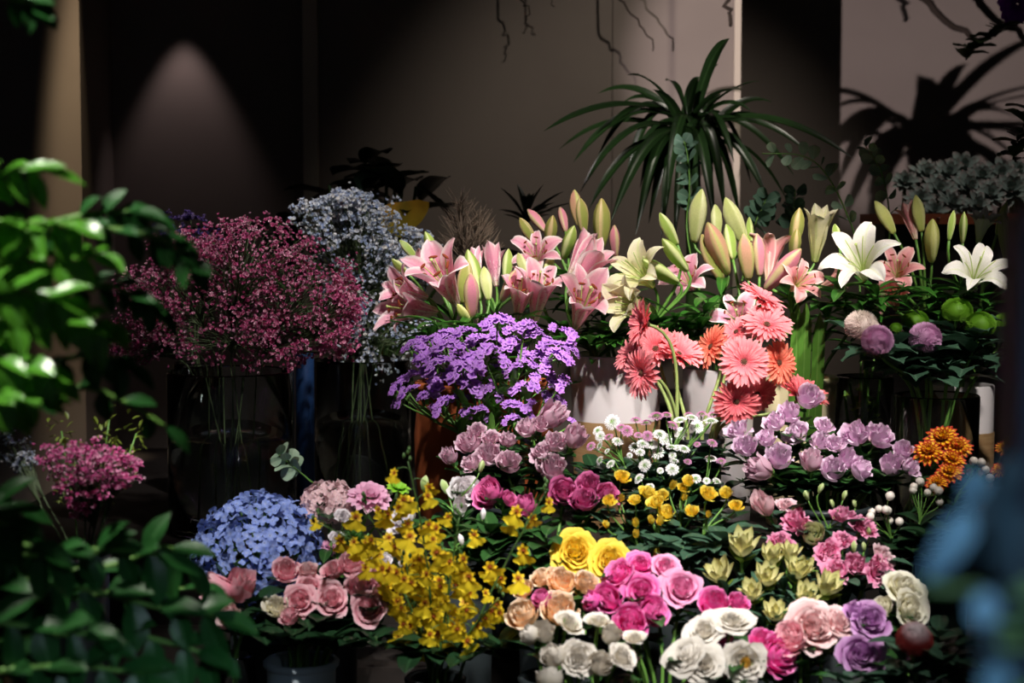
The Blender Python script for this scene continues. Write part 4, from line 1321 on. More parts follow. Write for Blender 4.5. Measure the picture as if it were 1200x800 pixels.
# ------------------------------------------------------------------ button chrysanthemums
BT_W = petal_mat('white_button_petal', [(0, 'd8d888'), (.14, 'e8ead0'), (.26, 'f4f2f0'), (1, 'f6f2f4')], trans=.15, var=.04)
BT_P = petal_mat('pink_button_petal', [(0, 'b45a92'), (.4, 'cc80b2'), (1, 'dca8cc')], trans=.15)
TBW = [button_tpl('button_white', BT_W, M_CALYX, 1), button_tpl('button_white_flat', BT_W, M_CALYX, 2, cup=.25)]
TBP = [button_tpl('button_pink', BT_P, M_CALYX, 3)]
BTS = [
    (717, 494, 20, 'w', 'fl'), (728, 500, 13, 'p', 'u'), (700, 504, 14, 'w', 'l'), (703, 511, 14, 'w', 'fl'), (735, 504, 16, 'p', 'f'), (724, 516, 15, 'w', 'u'), (713, 511, 12, 'p', 'ul'), (702, 522, 13, 'w', 'L'), (692, 522, 13, 'p', 'l'),
    (759, 510, 14, 'p', 'f'), (748, 509, 11, 'p', 'u'), (745, 491, 14, 'p', 'uu'), (757, 494, 15, 'p', 'uu'), (769, 486, 20, 'p', 'uu'), (781, 485, 14, 'p', 'uu'), (773, 508, 17, 'w', 'u'), (780, 514, 17, 'w', 'f'), (744, 523, 16, 'w', 'u'), (753, 519, 15, 'w', 'u'),
    (763, 519, 19, 'w', 'u'), (750, 529, 13, 'w', 'u'), (770, 529, 18, 'w', 'f'), (787, 523, 15, 'w', 'uu'), (794, 524, 12, 'w', 'u'), (802, 525, 16, 'w', 'ur'), (798, 507, 17, 'w', 'f'), (817, 499, 18, 'w', 'f'), (797, 491, 17, 'w', 'uu'), (811, 488, 16, 'w', 'uu'),
    (833, 492, 18, 'w', 'uu'), (788, 497, 16, 'p', 'ur'), (807, 485, 13, 'p', 'uu'), (822, 484, 14, 'p', 'uu'), (835, 485, 14, 'p', 'uu'), (833, 536, 16, 'w', 'uu'), (845, 539, 13, 'p', 'uu'), (835, 518, 14, 'p', 'ur'), (755, 545, 17, 'w', 'fl'), (748, 560, 15, 'w', 'l'),
    (788, 549, 17, 'w', 'f'), (774, 551, 9, 'w', 'f'), (738, 533, 8, 'w', 'f'), (702, 539, 13, 'w', 'L'), (715, 543, 13, 'w', 'l'), (790, 539, 12, 'w', 'uu'), (815, 560, 15, 'w', 'u'), (828, 563, 10, 'w', 'f'), (841, 564, 13, 'w', 'r'), (806, 540, 11, 'p', 'u'),
    (788, 533, 10, 'w', 'f'), (817, 520, 9, 'p', 'u'), (711, 528, 8, 'w', 'l'), (762, 569, 11, 'w', 'u'), (745, 574, 10, 'w', 'u')]
groups = {}
for q in BTS:
    best = min([(713, 508), (750, 497), (742, 524), (770, 515), (800, 492), (830, 490), (800, 527), (712, 540), (752, 556), (838, 545), (790, 548), (818, 556)], key=lambda c: (c[0] - q[0]) ** 2 + (c[1] - q[1]) ** 2)
    groups.setdefault(best, []).append(q)
BLAB = {(713, 508): 'button chrysanthemum stem nearest the mauve rose bunch, white and pink heads tilted outward', (750, 497): 'button chrysanthemum stem with pink heads highest below the profile gerbera', (742, 524): 'button chrysanthemum stem with small white heads low beside the densest cluster',
        (770, 515): 'button chrysanthemum stem bearing the densest cluster of white heads in the middle', (800, 492): 'button chrysanthemum stem with white and pink heads under the gap between the gerberas', (830, 490): 'button chrysanthemum stem with heads right below the lowest gerbera',
        (800, 527): 'button chrysanthemum stem with white heads between the densest cluster and the lavender roses', (712, 540): 'button chrysanthemum stem with two white heads turned sideways above the magenta roses', (752, 556): 'button chrysanthemum stem with ragged white heads beside the highest yellow spray rose',
        (838, 545): 'button chrysanthemum stem with heads below the loose open lavender rose', (790, 548): 'button chrysanthemum stem with one bright white head above the twin yellow blooms', (818, 556): 'button chrysanthemum stem with small white heads between yellow spray roses and lavender roses'}
for c, qs in groups.items():
    heads = []
    for px, py, w, k, fc in qs:
        Y = 2.75 + (520 - py) * .001 + R.uniform(-.03, .03)
        T = R.choice(TBW if k == 'w' else TBP)
        sc = w / 2 * Y / FPX * 1.05
        d = Vector(FWDD[fc]) + Vector((R.uniform(-.15, .15), R.uniform(-.1, .1), 0))
        heads.append((T, base_of(T, P(px, py, Y), d, sc), d, sc, 'pink head' if k == 'p' else 'white head'))
    flower('button_chrysanthemum', BLAB[c], 'chrysanthemum', 'button chrysanthemums', 'button', heads, leaves=dict(n=12, L=.04, W=.022, f0=.5, f1=1.0, prof=CHL, nv=10), mleaf=M_LEAFG, sr=.0019, mstem=M_STEM)

# ------------------------------------------------------------------ orange and yellow chrysanthemum
MU = petal_mat('orange_yellow_mum_petal', [(0, 'f4cc28'), (.7, 'f4c424'), (.9, 'c83a18'), (1, 'b02416')], edge='a81c14', ew=(.48, .85), trans=.2, var=.1)
TM = [rayflower_tpl('mum_bloom', MU, q) for q in (1, 2)]
for lab, pts in [('orange and yellow chrysanthemum stem with red edged petals, upper blooms', [(1104, 512, 46), (1088, 528, 44), (1122, 522, 40), (1116, 537, 38)]), ('orange and yellow chrysanthemum stem with a lower shaded bloom below the cluster', [(1113, 552, 36), (1098, 564, 30)]),
                 ('small orange chrysanthemum stem half lost behind the dark blue post', [(1177, 525, 26), (1172, 550, 26)])]:
    heads = []
    for px, py, w in pts:
        Y = 2.70 + (530 - py) * .0012
        T = R.choice(TM)
        sc = w / 2 * Y / FPX
        d = Vector((R.uniform(-.3, .3), -.6, .75))
        heads.append((T, base_of(T, P(px, py, Y), d, sc), d, sc))
    flower('chrysanthemum', lab, 'chrysanthemum', 'orange and yellow chrysanthemums', 'mum', heads, leaves=dict(n=12, L=.07, W=.05, f0=.5, f1=1.0, prof=CHL, nv=12), mleaf=M_LEAFD, sr=.0025)

# ------------------------------------------------------------------ purple statice
ST = petal_mat('purple_statice', [(0, '9254be'), (.5, 'be7ce0'), (1, 'd49cee')], trans=.2, var=.12)
ST_C = leaf_mat('statice_calyx', '7c9a5a', trans=.1)
TS = [statice_tpl('statice_comb', (ST, ST_C), q, n=14 + q, wide=.9 + .12 * q) for q in range(4)]
SPT = [(583, 376, 34), (616, 382, 32), (668, 392, 30), (540, 391, 32), (520, 393, 30), (625, 391, 34), (600, 384, 22), (648, 383, 20), (507, 398, 24), (492, 403, 34), (480, 405, 22), (555, 401, 36), (575, 398, 30), (598, 402, 30), (521, 409, 40), (540, 410, 30), (568, 413, 38), (640, 401, 24),
       (655, 405, 24), (612, 413, 34), (588, 420, 26), (500, 418, 30), (513, 425, 28), (633, 417, 28), (656, 417, 34), (555, 424, 36), (540, 430, 40), (640, 428, 30), (619, 428, 26), (505, 439, 48), (480, 441, 24), (549, 443, 30), (553, 452, 40), (575, 449, 22), (594, 442, 20), (611, 454, 30), (627, 446, 26),
       (645, 440, 26), (660, 447, 30), (470, 449, 24), (462, 455, 22), (475, 462, 30), (466, 468, 18), (500, 463, 24), (518, 473, 28), (510, 479, 24), (566, 461, 20), (585, 462, 24), (600, 474, 24), (620, 474, 22), (640, 464, 24), (655, 470, 24), (535, 467, 24), (560, 480, 24), (575, 490, 22), (600, 490, 22), (545, 485, 20), (622, 488, 18), (672, 496, 18), (580, 432, 24), (530, 420, 24), (600, 432, 22), (668, 408, 22), (588, 407, 22), (575, 387, 20), (640, 412, 22)]
CEN = [(485, 452, 'nearest the pink cloud, drooping over the terracotta rim'), (508, 405, 'with the upper combs under the drooping pink lilies'), (510, 460, 'leaning low across the terracotta pot'), (548, 400, 'with high combs just below the closed lily buds'), (545, 440, 'with the broad combs in the middle'),
       (585, 385, 'with the topmost purple comb'), (590, 420, 'in the middle below the topmost comb'), (580, 475, 'with shaded combs deep at the bottom centre'), (620, 395, 'with high combs under the upright pink trumpet lilies'), (625, 430, 'with combs above the palest tall mauve rose'), (625, 475, 'with shaded combs just over the mauve roses'),
       (662, 400, 'with the outermost high comb touching the white pot'), (655, 440, 'hanging beside the white pot')]
gs = {}
for q in SPT:
    c = min(CEN, key=lambda c: (c[0] - q[0]) ** 2 + (c[1] - q[1]) ** 2)
    gs.setdefault(c, []).append(q)
for c, qs in gs.items():
    heads = []
    for px, py, w in qs:
        Y = 2.87 + (430 - py) * .0008 + R.uniform(-.05, .05) + (.04 if w < 25 else 0)
        T = R.choice(TS)
        sc = w / 2 * Y / FPX * .90
        v = Vector(((px - 575) / 160, -.45 + R.uniform(-.2, .2), 1.0 - max(0, (py - 420) / 200)))
        heads.append((T, base_of(T, P(px, py, Y), v, sc), v, sc))

    def buds(t, main):
        g = G()
        for h in heads:
            for q in range(5):
                b = Vector(h[1]) + Vector((R.uniform(-.004, .004), R.uniform(-.004, .004), R.uniform(-.012, -.001)))
                g.tube([b + Vector((0, 0, -.006)), b, b + Vector((R.uniform(-.004, .004), 0, .006))], [.0010, .0017, .001], 5)
        for k in range(10):
            i = R.randrange(len(main) // 2, len(main))
            place_leaf(g, main[i], (R.uniform(-1, 1), R.uniform(-1, .3), .6), R.uniform(.03, .07), .012, 0, .2, -.3, LENS)
        part('foliage', g.mesh('statice_green', M_STEM), t)
    flower('statice', 'purple statice stem ' + c[2], 'statice', 'purple statice', 'statice', heads, sr=.0024, extra=buds)

# ------------------------------------------------------------------ hydrangeas
HY_B = petal_mat('blue_hydrangea_petal', [(0, 'ccd8f6'), (.2, 'a0b6f0'), (.7, '8ea6ec'), (1, 'a4b6f2')], trans=.25, var=.16, nscale=22)
HY_P = petal_mat('pink_hydrangea_petal', [(0, 'f8e8e0'), (.3, 'f8d0d6'), (1, 'fadee2')], trans=.25, var=.1, nscale=22)
TH = hydrangea_tpl('hydrangea_blue', HY_B)
TH['name'] = 'flower_head'


def big_leaves(mat, n, L, W):
    def f(t, main):
        g = G()
        for i in range(n):
            a = i * 2 * PI / n + R.uniform(-.4, .4)
            b = main[-3 - (i % 3)]
            place_leaf(g, b, (math.cos(a), math.sin(a), .25), L * R.uniform(.8, 1.1), W * R.uniform(.8, 1.1), 0, .3, -.6, OVAL, .15, .04, nu=7, nv=10)
        part('foliage', g.mesh('broad_leaves', mat), t)
    return f


Y = 2.60
for px, py, w, d, lab, Yo in [(300, 632, 160, (-.05, -.50, .86), 'large blue hydrangea above the pink roses', 0), (322, 690, 80, (.1, -.8, .3), 'lower blue hydrangea in the shade beneath the large one', .02)]:
    sc = w / 2 * Y / FPX
    flower('hydrangea', lab, 'hydrangea', 'blue hydrangeas', 'hydr', [(TH, base_of(TH, P(px, py, Y + Yo), d, sc), d, sc)], sr=.005, extra=big_leaves(M_LEAFD, 6, .12, .08))
THP = hydrangea_tpl('hydrangea_pink', HY_P, N=190, seed=8, squash=.6, fs=.22)
sc = 70 / 2 * 2.64 / FPX
flower('hydrangea', 'pale pink hydrangea behind the large blue one', 'hydrangea', None, 'pinkhyd', [(THP, base_of(THP, P(384, 583, 2.64), (0, -.5, .86), sc), (0, -.5, .86), sc)], sr=.004, extra=big_leaves(M_LEAFD, 4, .08, .05))
PK = petal_mat('orchid_pink_petal', [(0, 'f0b8d4'), (1, 'f4c0dc')], trans=.3)
TPK = rayflower_tpl('pink_double_bloom', PK, 4, W=.42)
for px, py, w, lab in [(434, 580, 58, 'pale lilac pink double bloom between the pink hydrangea and the orchid sprays'), (386, 640, 30, 'small rose pink bloom tucked under the pink hydrangea')]:
    sc = w / 2 * 2.62 / FPX
    flower('peony', lab, 'peony', None, 'pinkhyd', [(TPK, base_of(TPK, P(px, py, 2.62), (.1, -.5, .8), sc), (.1, -.5, .8), sc)], sr=.003, leaves=dict(n=6, L=.06, W=.02, f0=.6, f1=.98, prof=LENS))
KRW = KR['lisw', 'open'][0]
for px, py, w, lab in [(402, 604, 24, 'small white bloom just below the pink hydrangea'), (396, 630, 26, 'small white bloom beside the blue hydrangea and the hanging orchid flowers'), (448, 655, 30, 'white bloom seen through the orchid sprays above the pink roses')]:
    sc = w / 2 * 2.58 / FPX
    flower('lisianthus', lab, 'lisianthus', 'white lisianthus', 'pinkhyd', [(KRW, base_of(KRW, P(px, py, 2.58), (.1, -.5, .8), sc), (.1, -.5, .8), sc)], sr=.002)
# fuzzy green dianthus ball
FZ = petal_mat('fuzzy_green', [(0, '2f5a1c'), (1, '4a7c2c')], trans=.1)
g = G()
for i in range(420):
    z = 1 - (i + .5) / 420 * 1.4
    a = i * 2.4
    r = math.sqrt(max(0, 1 - z * z))
    d = np.array([r * math.cos(a), r * math.sin(a), z])
    e = d + NR.normal(0, .12, 3)
    g.tube([d * .4, e * .8, e * 1.05], [.03, .02, .004], 3)
TFZ = fin(g, FZ, 'fuzzy_ball', zc=.2)
TFZ.update(name='bloom', subs=[])
sc = 44 / 2 * 2.54 / FPX
flower('green_dianthus', 'fuzzy green dianthus ball between the pink roses and the orchid sprays', 'dianthus', None, 'pinkhyd', [(TFZ, base_of(TFZ, P(414, 634, 2.52), (0, -.4, .9), sc), (0, -.4, .9), sc)], sr=.003)
LIME = petal_mat('lime_petal', [(0, '8ccc30'), (1, 'a4e048')], trans=.3)
TLM = rayflower_tpl('lime_bloom', LIME, 6, rings=((9, 1, .2, 0), (8, .7, .6, .4)), W=.5)
sc = 32 / 2 * 2.6 / FPX
flower('chrysanthemum', 'bright lime green bloom beside the lilac pink double bloom', 'chrysanthemum', None, 'pinkhyd', [(TLM, base_of(TLM, P(467, 571, 2.64), (.2, -.3, .9), sc), (.2, -.3, .9), sc)], sr=.002)

# ------------------------------------------------------------------ dancing lady orchids
ON = petal_mat('yellow_orchid_petal', [(0, '8a3c14'), (.22, 'a8601c'), (.36, 'f0d028'), (1, 'f8e234')], trans=.3, spots=('9a4a18', 9, .66), var=.1)
TO = [oncid_tpl('orchid_bloom', ON, q) for q in range(3)]
SPRAYS = [
    ('tall dancing lady orchid spray rising highest towards the terracotta pot', [(508, 788), (506, 660), (478, 540)], 30, 17, 22),
    ('dancing lady orchid spray arching over the blue hydrangea', [(503, 788), (478, 660), (372, 612)], 20, 13, 22),
    ('dancing lady orchid spray leaning over the fuzzy green ball', [(503, 788), (490, 690), (424, 592)], 22, 14, 23),
    ('dancing lady orchid spray in the thick middle, in front of the hidden white lisianthus', [(506, 788), (502, 680), (463, 590)], 26, 16, 24),
    ('dancing lady orchid spray reaching towards the white lisianthus beside the magenta rose', [(512, 788), (526, 690), (538, 606)], 26, 15, 23),
    ('thin dancing lady orchid spray curving to the magenta roses', [(540, 788), (566, 700), (640, 575)], 22, 14, 23),
    ('low dancing lady orchid spray facing the front of the thick bunch', [(508, 788), (488, 740), (476, 660)], 24, 16, 24),
    ('short dancing lady orchid spray on the peach rose side of the thick bunch', [(515, 788), (530, 740), (520, 650)], 26, 14, 23),
    ('lowest dancing lady orchid spray bending towards the peach roses', [(522, 788), (545, 742), (585, 700)], 24, 9, 23)]
for si, (lab, ctl, sp, n, w) in enumerate(SPRAYS):
    Y0 = 2.40 + .02 * (si % 4) - .04
    a, m, e = ctl
    A, Mi, E = P(a[0], a[1], Y0 + .02), P(m[0], m[1], Y0), P(e[0], e[1], Y0 - .02)
    f, rim = foot('oncid', A)
    path = np.concatenate([np.linspace(tuple(f), tuple(A), 4)[:-1], bez(A, A.lerp(Mi, .7), Mi.lerp(E, .15), E, 22)])
    t = thing('orchid_spray', lab, 'orchid', f, 'dancing lady orchid sprays')
    g = G()
    g.tube(path, np.linspace(.0026, .0010, len(path)), 6)
    put_list = []
    n = int(n * 1.05)
    for i in range(n):
        fr = .38 + .62 * (i + .3 * R.random()) / n
        x = fr * (len(path) - 1)
        k = int(min(x, len(path) - 2))
        b0 = Vector(path[k]).lerp(Vector(path[k + 1]), x - k)
        side = 1 if i % 2 else -1
        q = b0 + Vector((side * R.uniform(.3, 1) * sp * Y0 / FPX, R.uniform(-.035, .02), R.uniform(-.012, .02)))
        g.tube(bez(b0, b0.lerp(q, .3) + Vector((0, 0, .01)), q + Vector((0, .004, .006)), q, 6), .0007, 4)
        put_list.append((q, w * R.uniform(.85, 1.15) / 2 * Y0 / FPX / .70 * (.8 if fr > .93 else 1)))
    for q in range(4):
        b = Vector(path[-1]) + Vector((R.uniform(-.006, .006), R.uniform(-.006, .006), .004 * q))
        g.tube([b, b + Vector((0, 0, .004)), b + Vector((0, 0, .008))], [.001, .003, .001], 5)
    part('stem', g.mesh('orchid_stem', M_STEMD), t)
    for q, sc in put_list:
        d = Vector((R.uniform(-.9, .9), -1, R.uniform(-.2, .6)))
        z = np.asarray(tuple(d.normalized()))
        # lip hangs down: local -Y towards the ground
        y = np.array([R.uniform(-.6, .6), 0, 1.0])
        y = y - z * (y @ z)
        y /= np.linalg.norm(y)
        Rm = np.stack([np.cross(y, z), y, z], 1)
        T = R.choice(TO)
        part('bloom', T['mesh'], t, M4(q, Rm, sc))

# ------------------------------------------------------------------ leucadendron
LC = petal_mat('leucadendron_bract', [(0, 'f0e8c4'), (.5, 'eae4b2'), (.85, 'd6d490'), (1, 'b4a464')], trans=.2, rough=.4)
LCG = petal_mat('green_bract', [(0, 'a8b850'), (.6, '8ca440'), (1, '7c9440')], trans=.15, rough=.4)
TLc = [leuca_tpl('leucadendron_cone', (LC, LCG), q) for q in (1, 2, 3)]
for px, py, w, d, lab in [
        (870, 640, 44, (0, -.35, .95), 'leucadendron cone topmost, nearest the yellow spray roses'), (843, 673, 42, (-.25, -.4, .9), 'leucadendron cone next to the hot pink roses'), (899, 677, 38, (.1, -.45, .9), 'leucadendron cone in the middle of the cluster'),
        (881, 695, 36, (-.15, -.5, .85), 'leucadendron cone below and in front of the middle one'), (905, 652, 34, (0, -.3, .95), 'leucadendron cone right below the bright pink lisianthus'), (936, 668, 40, (.1, -.4, .9), 'large leucadendron cone below the round greenish lisianthus bud'),
        (926, 648, 30, (.1, -.2, 1), 'leucadendron cone at the back, under the pink lisianthus'), (970, 687, 42, (.3, -.35, .9), 'leucadendron cone outermost beside the deep pink frilled lisianthus'), (945, 699, 36, (.1, -.5, .8), 'leucadendron cone directly above the pale pink roses'), (909, 719, 36, (-.05, -.5, .85), 'leucadendron cone lowest, close to the pale pink rose')]:
    Y = 2.42 + (680 - py) * .0013
    T = R.choice(TLc)
    sc = w / 2 * Y / FPX * 1.25
    flower('leucadendron', lab, 'leucadendron', 'yellow green leucadendron', 'leuca', [(T, base_of(T, P(px, py, Y), d, sc), d, sc)], sr=.003, leaves=dict(n=10, L=.05, W=.014, f0=.55, f1=.98, prof=LENS, updir=.9), mleaf=M_LEAFG)

# ------------------------------------------------------------------ protea
PR = petal_mat('dark_red_protea', [(0, 'dcd0d4'), (.22, 'b89298'), (.36, '8a2a28'), (1, '6a1414')], trans=.05, rough=.7)
rs = np.random.RandomState(3)
g = G()
N = 520
u = (np.arange(N) + .5) / N
z = 1 - u * 1.35
a = np.arange(N) * 2.39996
r = np.sqrt(np.maximum(0, 1 - z * z))
pts = np.stack([r * np.cos(a), r * np.sin(a), z * .95], -1)
sp = G()
sp.tube([(0, 0, -.25), (0, 0, -.05), (0, 0, .06), (0, 0, .10)], [.028, .026, .040, .012], 5)
rot = np.stack([align(q * [1, 1, .6] + [0, 0, .5] + rs.normal(0, .08, 3)) for q in pts])
g.scatter(sp, pts * .93, rot, rs.uniform(.85, 1.3, N), uvv=u)
g.lathe([(0, .85), (.55, .68), (.86, .2), (.8, -.2), (.3, -.5), (0, -.55)], 16)
TPR = fin(g, PR, 'protea_head', zc=.2)
br = G()
for i in range(14):
    br.grid(rot_grid(petal(.7, .3, -.2, 1.2, 5, 6, LENS, .3, r0=.25, z0=-.55), rotz(i * 2 * PI / 14)))
TPR.update(name='flower_head', subs=[('bracts', br.mesh('protea_bracts', petal_mat('red_bract', [(0, '6a3020'), (1, '7a2018')], trans=.1)))])
sc = 46 / 2 * 2.2 / FPX
flower('protea', 'dark red protea with a frosted top under the cream roses', 'protea', None, 'protea', [(TPR, base_of(TPR, P(1072, 747, 2.2), (.05, -.5, .86), sc), (.05, -.5, .86), sc)], sr=.004, leaves=dict(n=8, L=.06, W=.03, f0=.5, f1=.95), mleaf=M_LEAFG)

# ------------------------------------------------------------------ snowberries
BW = solid('white_berry', 'e6dcd2', rough=.35, spec=.5)
g = G()
g.lathe([(0, -.95), (.5, -.86), (.88, -.45), (1, 0), (.9, .45), (.55, .84), (.15, .98), (.06, 1.06), (0, 1.08)], 14)
TBer = dict(mesh=g.mesh('berry', BW), zc=0, name='berry', subs=[])
for lab, Yb, pts in [('snowberry twig with a loose cluster beside the outermost pink lisianthus', 2.56, [(1043, 581), (1022, 600), (1030, 596), (1038, 597), (1020, 605), (1042, 610), (1054, 611), (1040, 598)]),
                 ('snowberry twig with berries just below the orange chrysanthemums', 2.60, [(1079, 566), (1071, 570), (1094, 571), (1087, 577), (1100, 575), (1101, 588), (1070, 574), (1078, 564)]),
                 ('snowberry twig with berries in front of the kraft sleeved pot', 2.64, [(1141, 540), (1150, 542), (1155, 550), (1137, 553), (1160, 560)])]:
    heads = []
    for px, py in pts:
        d = Vector((R.uniform(-.4, .4), R.uniform(-.5, .2), 1))
        sc = R.uniform(4.4, 5.6) * Yb / FPX
        heads.append((TBer, P(px, py, Yb + R.uniform(-.02, .02)), d, sc))
    flower('snowberry_twig', lab, 'berry twig', 'white snowberry twigs', 'berry', heads, sr=.0013, leaves=dict(n=14, L=.05, W=.034, f0=.6, f1=1.0), mleaf=M_LEAFD)
# ------------------------------------------------------------------ baby's breath
def gyp_mat(name, a, b, c):
    m = petal_mat(name, [(0, a), (.5, b), (1, c)], trans=.2, var=.14, bump=0)
    return m


GY_R = gyp_mat('raspberry_floret', 'bc5484', 'd0709c', 'e8c0ce')
GY_K = gyp_mat('pink_floret', 'd0569a', 'e07cb2', 'f0c8d8')
GY_B = gyp_mat('pale_blue_floret', 'b4c4e0', 'dee4ee', 'f4f2ee')
GY_P = gyp_mat('violet_floret', '4c3880', '6c54a0', '9c88b8')
M_GST2 = leaf_mat('gyp_stem', '4a5a38', trans=0, rough=.6)


def inside(p, env):
    for (cx, cy, cz, rx, ry, rz) in env:
        if ((p[0] - cx) / rx) ** 2 + ((p[1] - cy) / ry) ** 2 + ((p[2] - cz) / rz) ** 2 < 1:
            return True
    return False


def gyp_bunch(vk, Y, lobes, nspray, nflor, size, mat, label, group, depth=.13, sr=.0016):
    """lobes: (px, py, half width px, half height px): where the cloud billows"""
    v = VASE[vk]
    lob = []
    for px, py, a, b in lobes:
        c = P(px, py, Y + R.uniform(-.03, .03))
        lob.append((c, a * Y / FPX, b * Y / FPX, min(depth, a * Y / FPX * 1.1)))
    wts = np.array([q[1] * q[2] for q in lob])
    wts = wts / wts.sum()
    for s in range(nspray):
        c, a, b, dd = lob[s % len(lob)]
        node = c.lerp(Vector((v['c'][0], v['c'][1], v['zr'])), .45) + Vector((R.uniform(-.02, .02), R.uniform(-.02, .02), 0))
        node.z = max(node.z, v['zr'] + .01)
        f, rim = foot(vk, node)
        t = thing('babys_breath_spray', label, "baby's breath", f, group)
        main = stem_path(f, rim, node, (node - rim), 12)
        g = G()
        g.tube(main, np.linspace(sr, sr * .8, 12), 5)
        n = nflor // nspray
        dirs = NR.normal(0, 1, (n, 3))
        dirs /= np.linalg.norm(dirs, axis=1, keepdims=True)
        rad = NR.uniform(.25, 1.08, n) ** .55
        # florets gather in small twigs
        tw = NR.normal(0, 1, (max(6, n // 9), 3))
        tw /= np.linalg.norm(tw, axis=1, keepdims=True)
        trr = NR.uniform(.2, 1.05, len(tw)) ** .5
        pick = NR.randint(0, len(tw), n)
        q = tw[pick] * trr[pick][:, None] + NR.normal(0, .085, (n, 3))
        if s % len(lob) == 0 and False:
            pass
        pts = np.array(tuple(c)) + q * np.array([a, dd, b])
        nrm = q * .7 + np.array([0, -.3, .6]) + NR.normal(0, .5, (n, 3))
        rot = np.stack([align(k, R.uniform(0, 6)) for k in nrm])
        fg = G()
        fg.scatter(FLORET, pts, rot, NR.uniform(.7, 1.3, n) * size, uvv=NR.uniform(0, 1, n))
        part('florets', fg.mesh('florets', mat), t, kind='stuff')
        for k, ax in enumerate(tw):
            e = np.array(tuple(c)) + ax * trr[k] * np.array([a, dd, b])
            st = main[-1 - (k % 3)]
            g.tube(bez(st, st + (main[-1] - main[-3]) * 2, np.array(e) * .75 + np.array(st) * .25 + [0, 0, .0], e, 7), np.linspace(.0009, .0005, 7), 4)
        part('stem', g.mesh('gyp_stems', M_GST2), t)


gyp_bunch('gyp', 3.10, [(290, 320, 92, 62), (215, 335, 80, 55), (365, 350, 62, 66), (270, 385, 95, 48), (180, 360, 52, 50), (340, 395, 66, 44), (300, 290, 66, 42), (395, 370, 32, 60), (155, 405, 34, 30), (225, 300, 50, 36)], 10, 7000, .0076, GY_R,
          "spray of the raspberry pink baby's breath cloud above the wide glass cylinder", "raspberry pink baby's breath", .14)
gyp_bunch('bluegyp', 3.42, [(410, 275, 62, 48), (440, 300, 55, 48), (380, 262, 42, 34), (430, 350, 60, 55), (405, 235, 24, 14), (474, 304, 44, 34), (490, 300, 26, 30), (425, 245, 46, 22), (450, 400, 52, 48)], 9, 5200, .0082, GY_B,
          "spray of the pale blue and white baby's breath behind the raspberry cloud", "pale blue baby's breath", .12)
gyp_bunch('purplegyp', 3.48, [(200, 268, 24, 20), (222, 262, 24, 16), (240, 285, 36, 24)], 3, 420, .0072, GY_P,
          "spray of violet baby's breath showing over the back of the raspberry cloud", "violet baby's breath", .06)
gyp_bunch('leftgyp', 2.34, [(90, 538, 50, 26), (130, 552, 34, 24), (100, 568, 38, 24), (96, 590, 18, 18)], 6, 2400, .0052, GY_K,
          "spray of bright pink baby's breath framed by the dark leafy shrub", "bright pink baby's breath", .07)
gyp_bunch('leftgyp', 2.40, [(18, 525, 26, 26), (28, 540, 14, 16)], 2, 520, .0048, GY_B,
          "spray of blue grey baby's breath behind the leafy shrub beside the bright pink one", "blue grey baby's breath", .05)
# yellowish green sprigs behind the small pink bunch
SG = leaf_mat('yellow_green_sprig', '6c7c2c', trans=.1)
for px, py, lab in [(128, 492, 'yellow green feathery sprig tallest behind the bright pink spray'), (160, 508, 'yellow green feathery sprig reaching out beside the bright pink spray'), (72, 505, 'yellow green feathery sprig low behind the bright pink spray')]:
    b = P(px, py, 2.42)
    f, rim = foot('leftgyp', b)
    t = thing('green_sprig', lab, 'greenery', f, 'yellow green sprigs')
    main = stem_path(f, rim, b, (b - rim), 12)
    g = G()
    g.tube(main, .0014, 5)
    part('stem', g.mesh('sprig_stem', M_STEM), t)
    g = G()
    for i in range(70):
        x = Vector(main[R.randrange(6, 12)]) + Vector((R.uniform(-.02, .02), R.uniform(-.02, .02), R.uniform(-.02, .03)))
        place_leaf(g, x, (R.uniform(-1, 1), R.uniform(-1, 1), R.uniform(0, 1)), .014, .006, 0, .2, -.2, LENS, nu=3, nv=4)
    part('foliage', g.mesh('sprig_leaves', SG), t)

# ------------------------------------------------------------------ eucalyptus
EU = petal_mat('eucalyptus_leaf', [(0, '7c9880'), (1, '93a98e')], midrib=('aab8a0', .12, .6), rough=.5, trans=.15, var=.12)
EUD = petal_mat('dark_eucalyptus_leaf', [(0, '4c6858'), (1, '5c7a66')], midrib=('7a9080', .12, .6), rough=.5, trans=.1, var=.12)


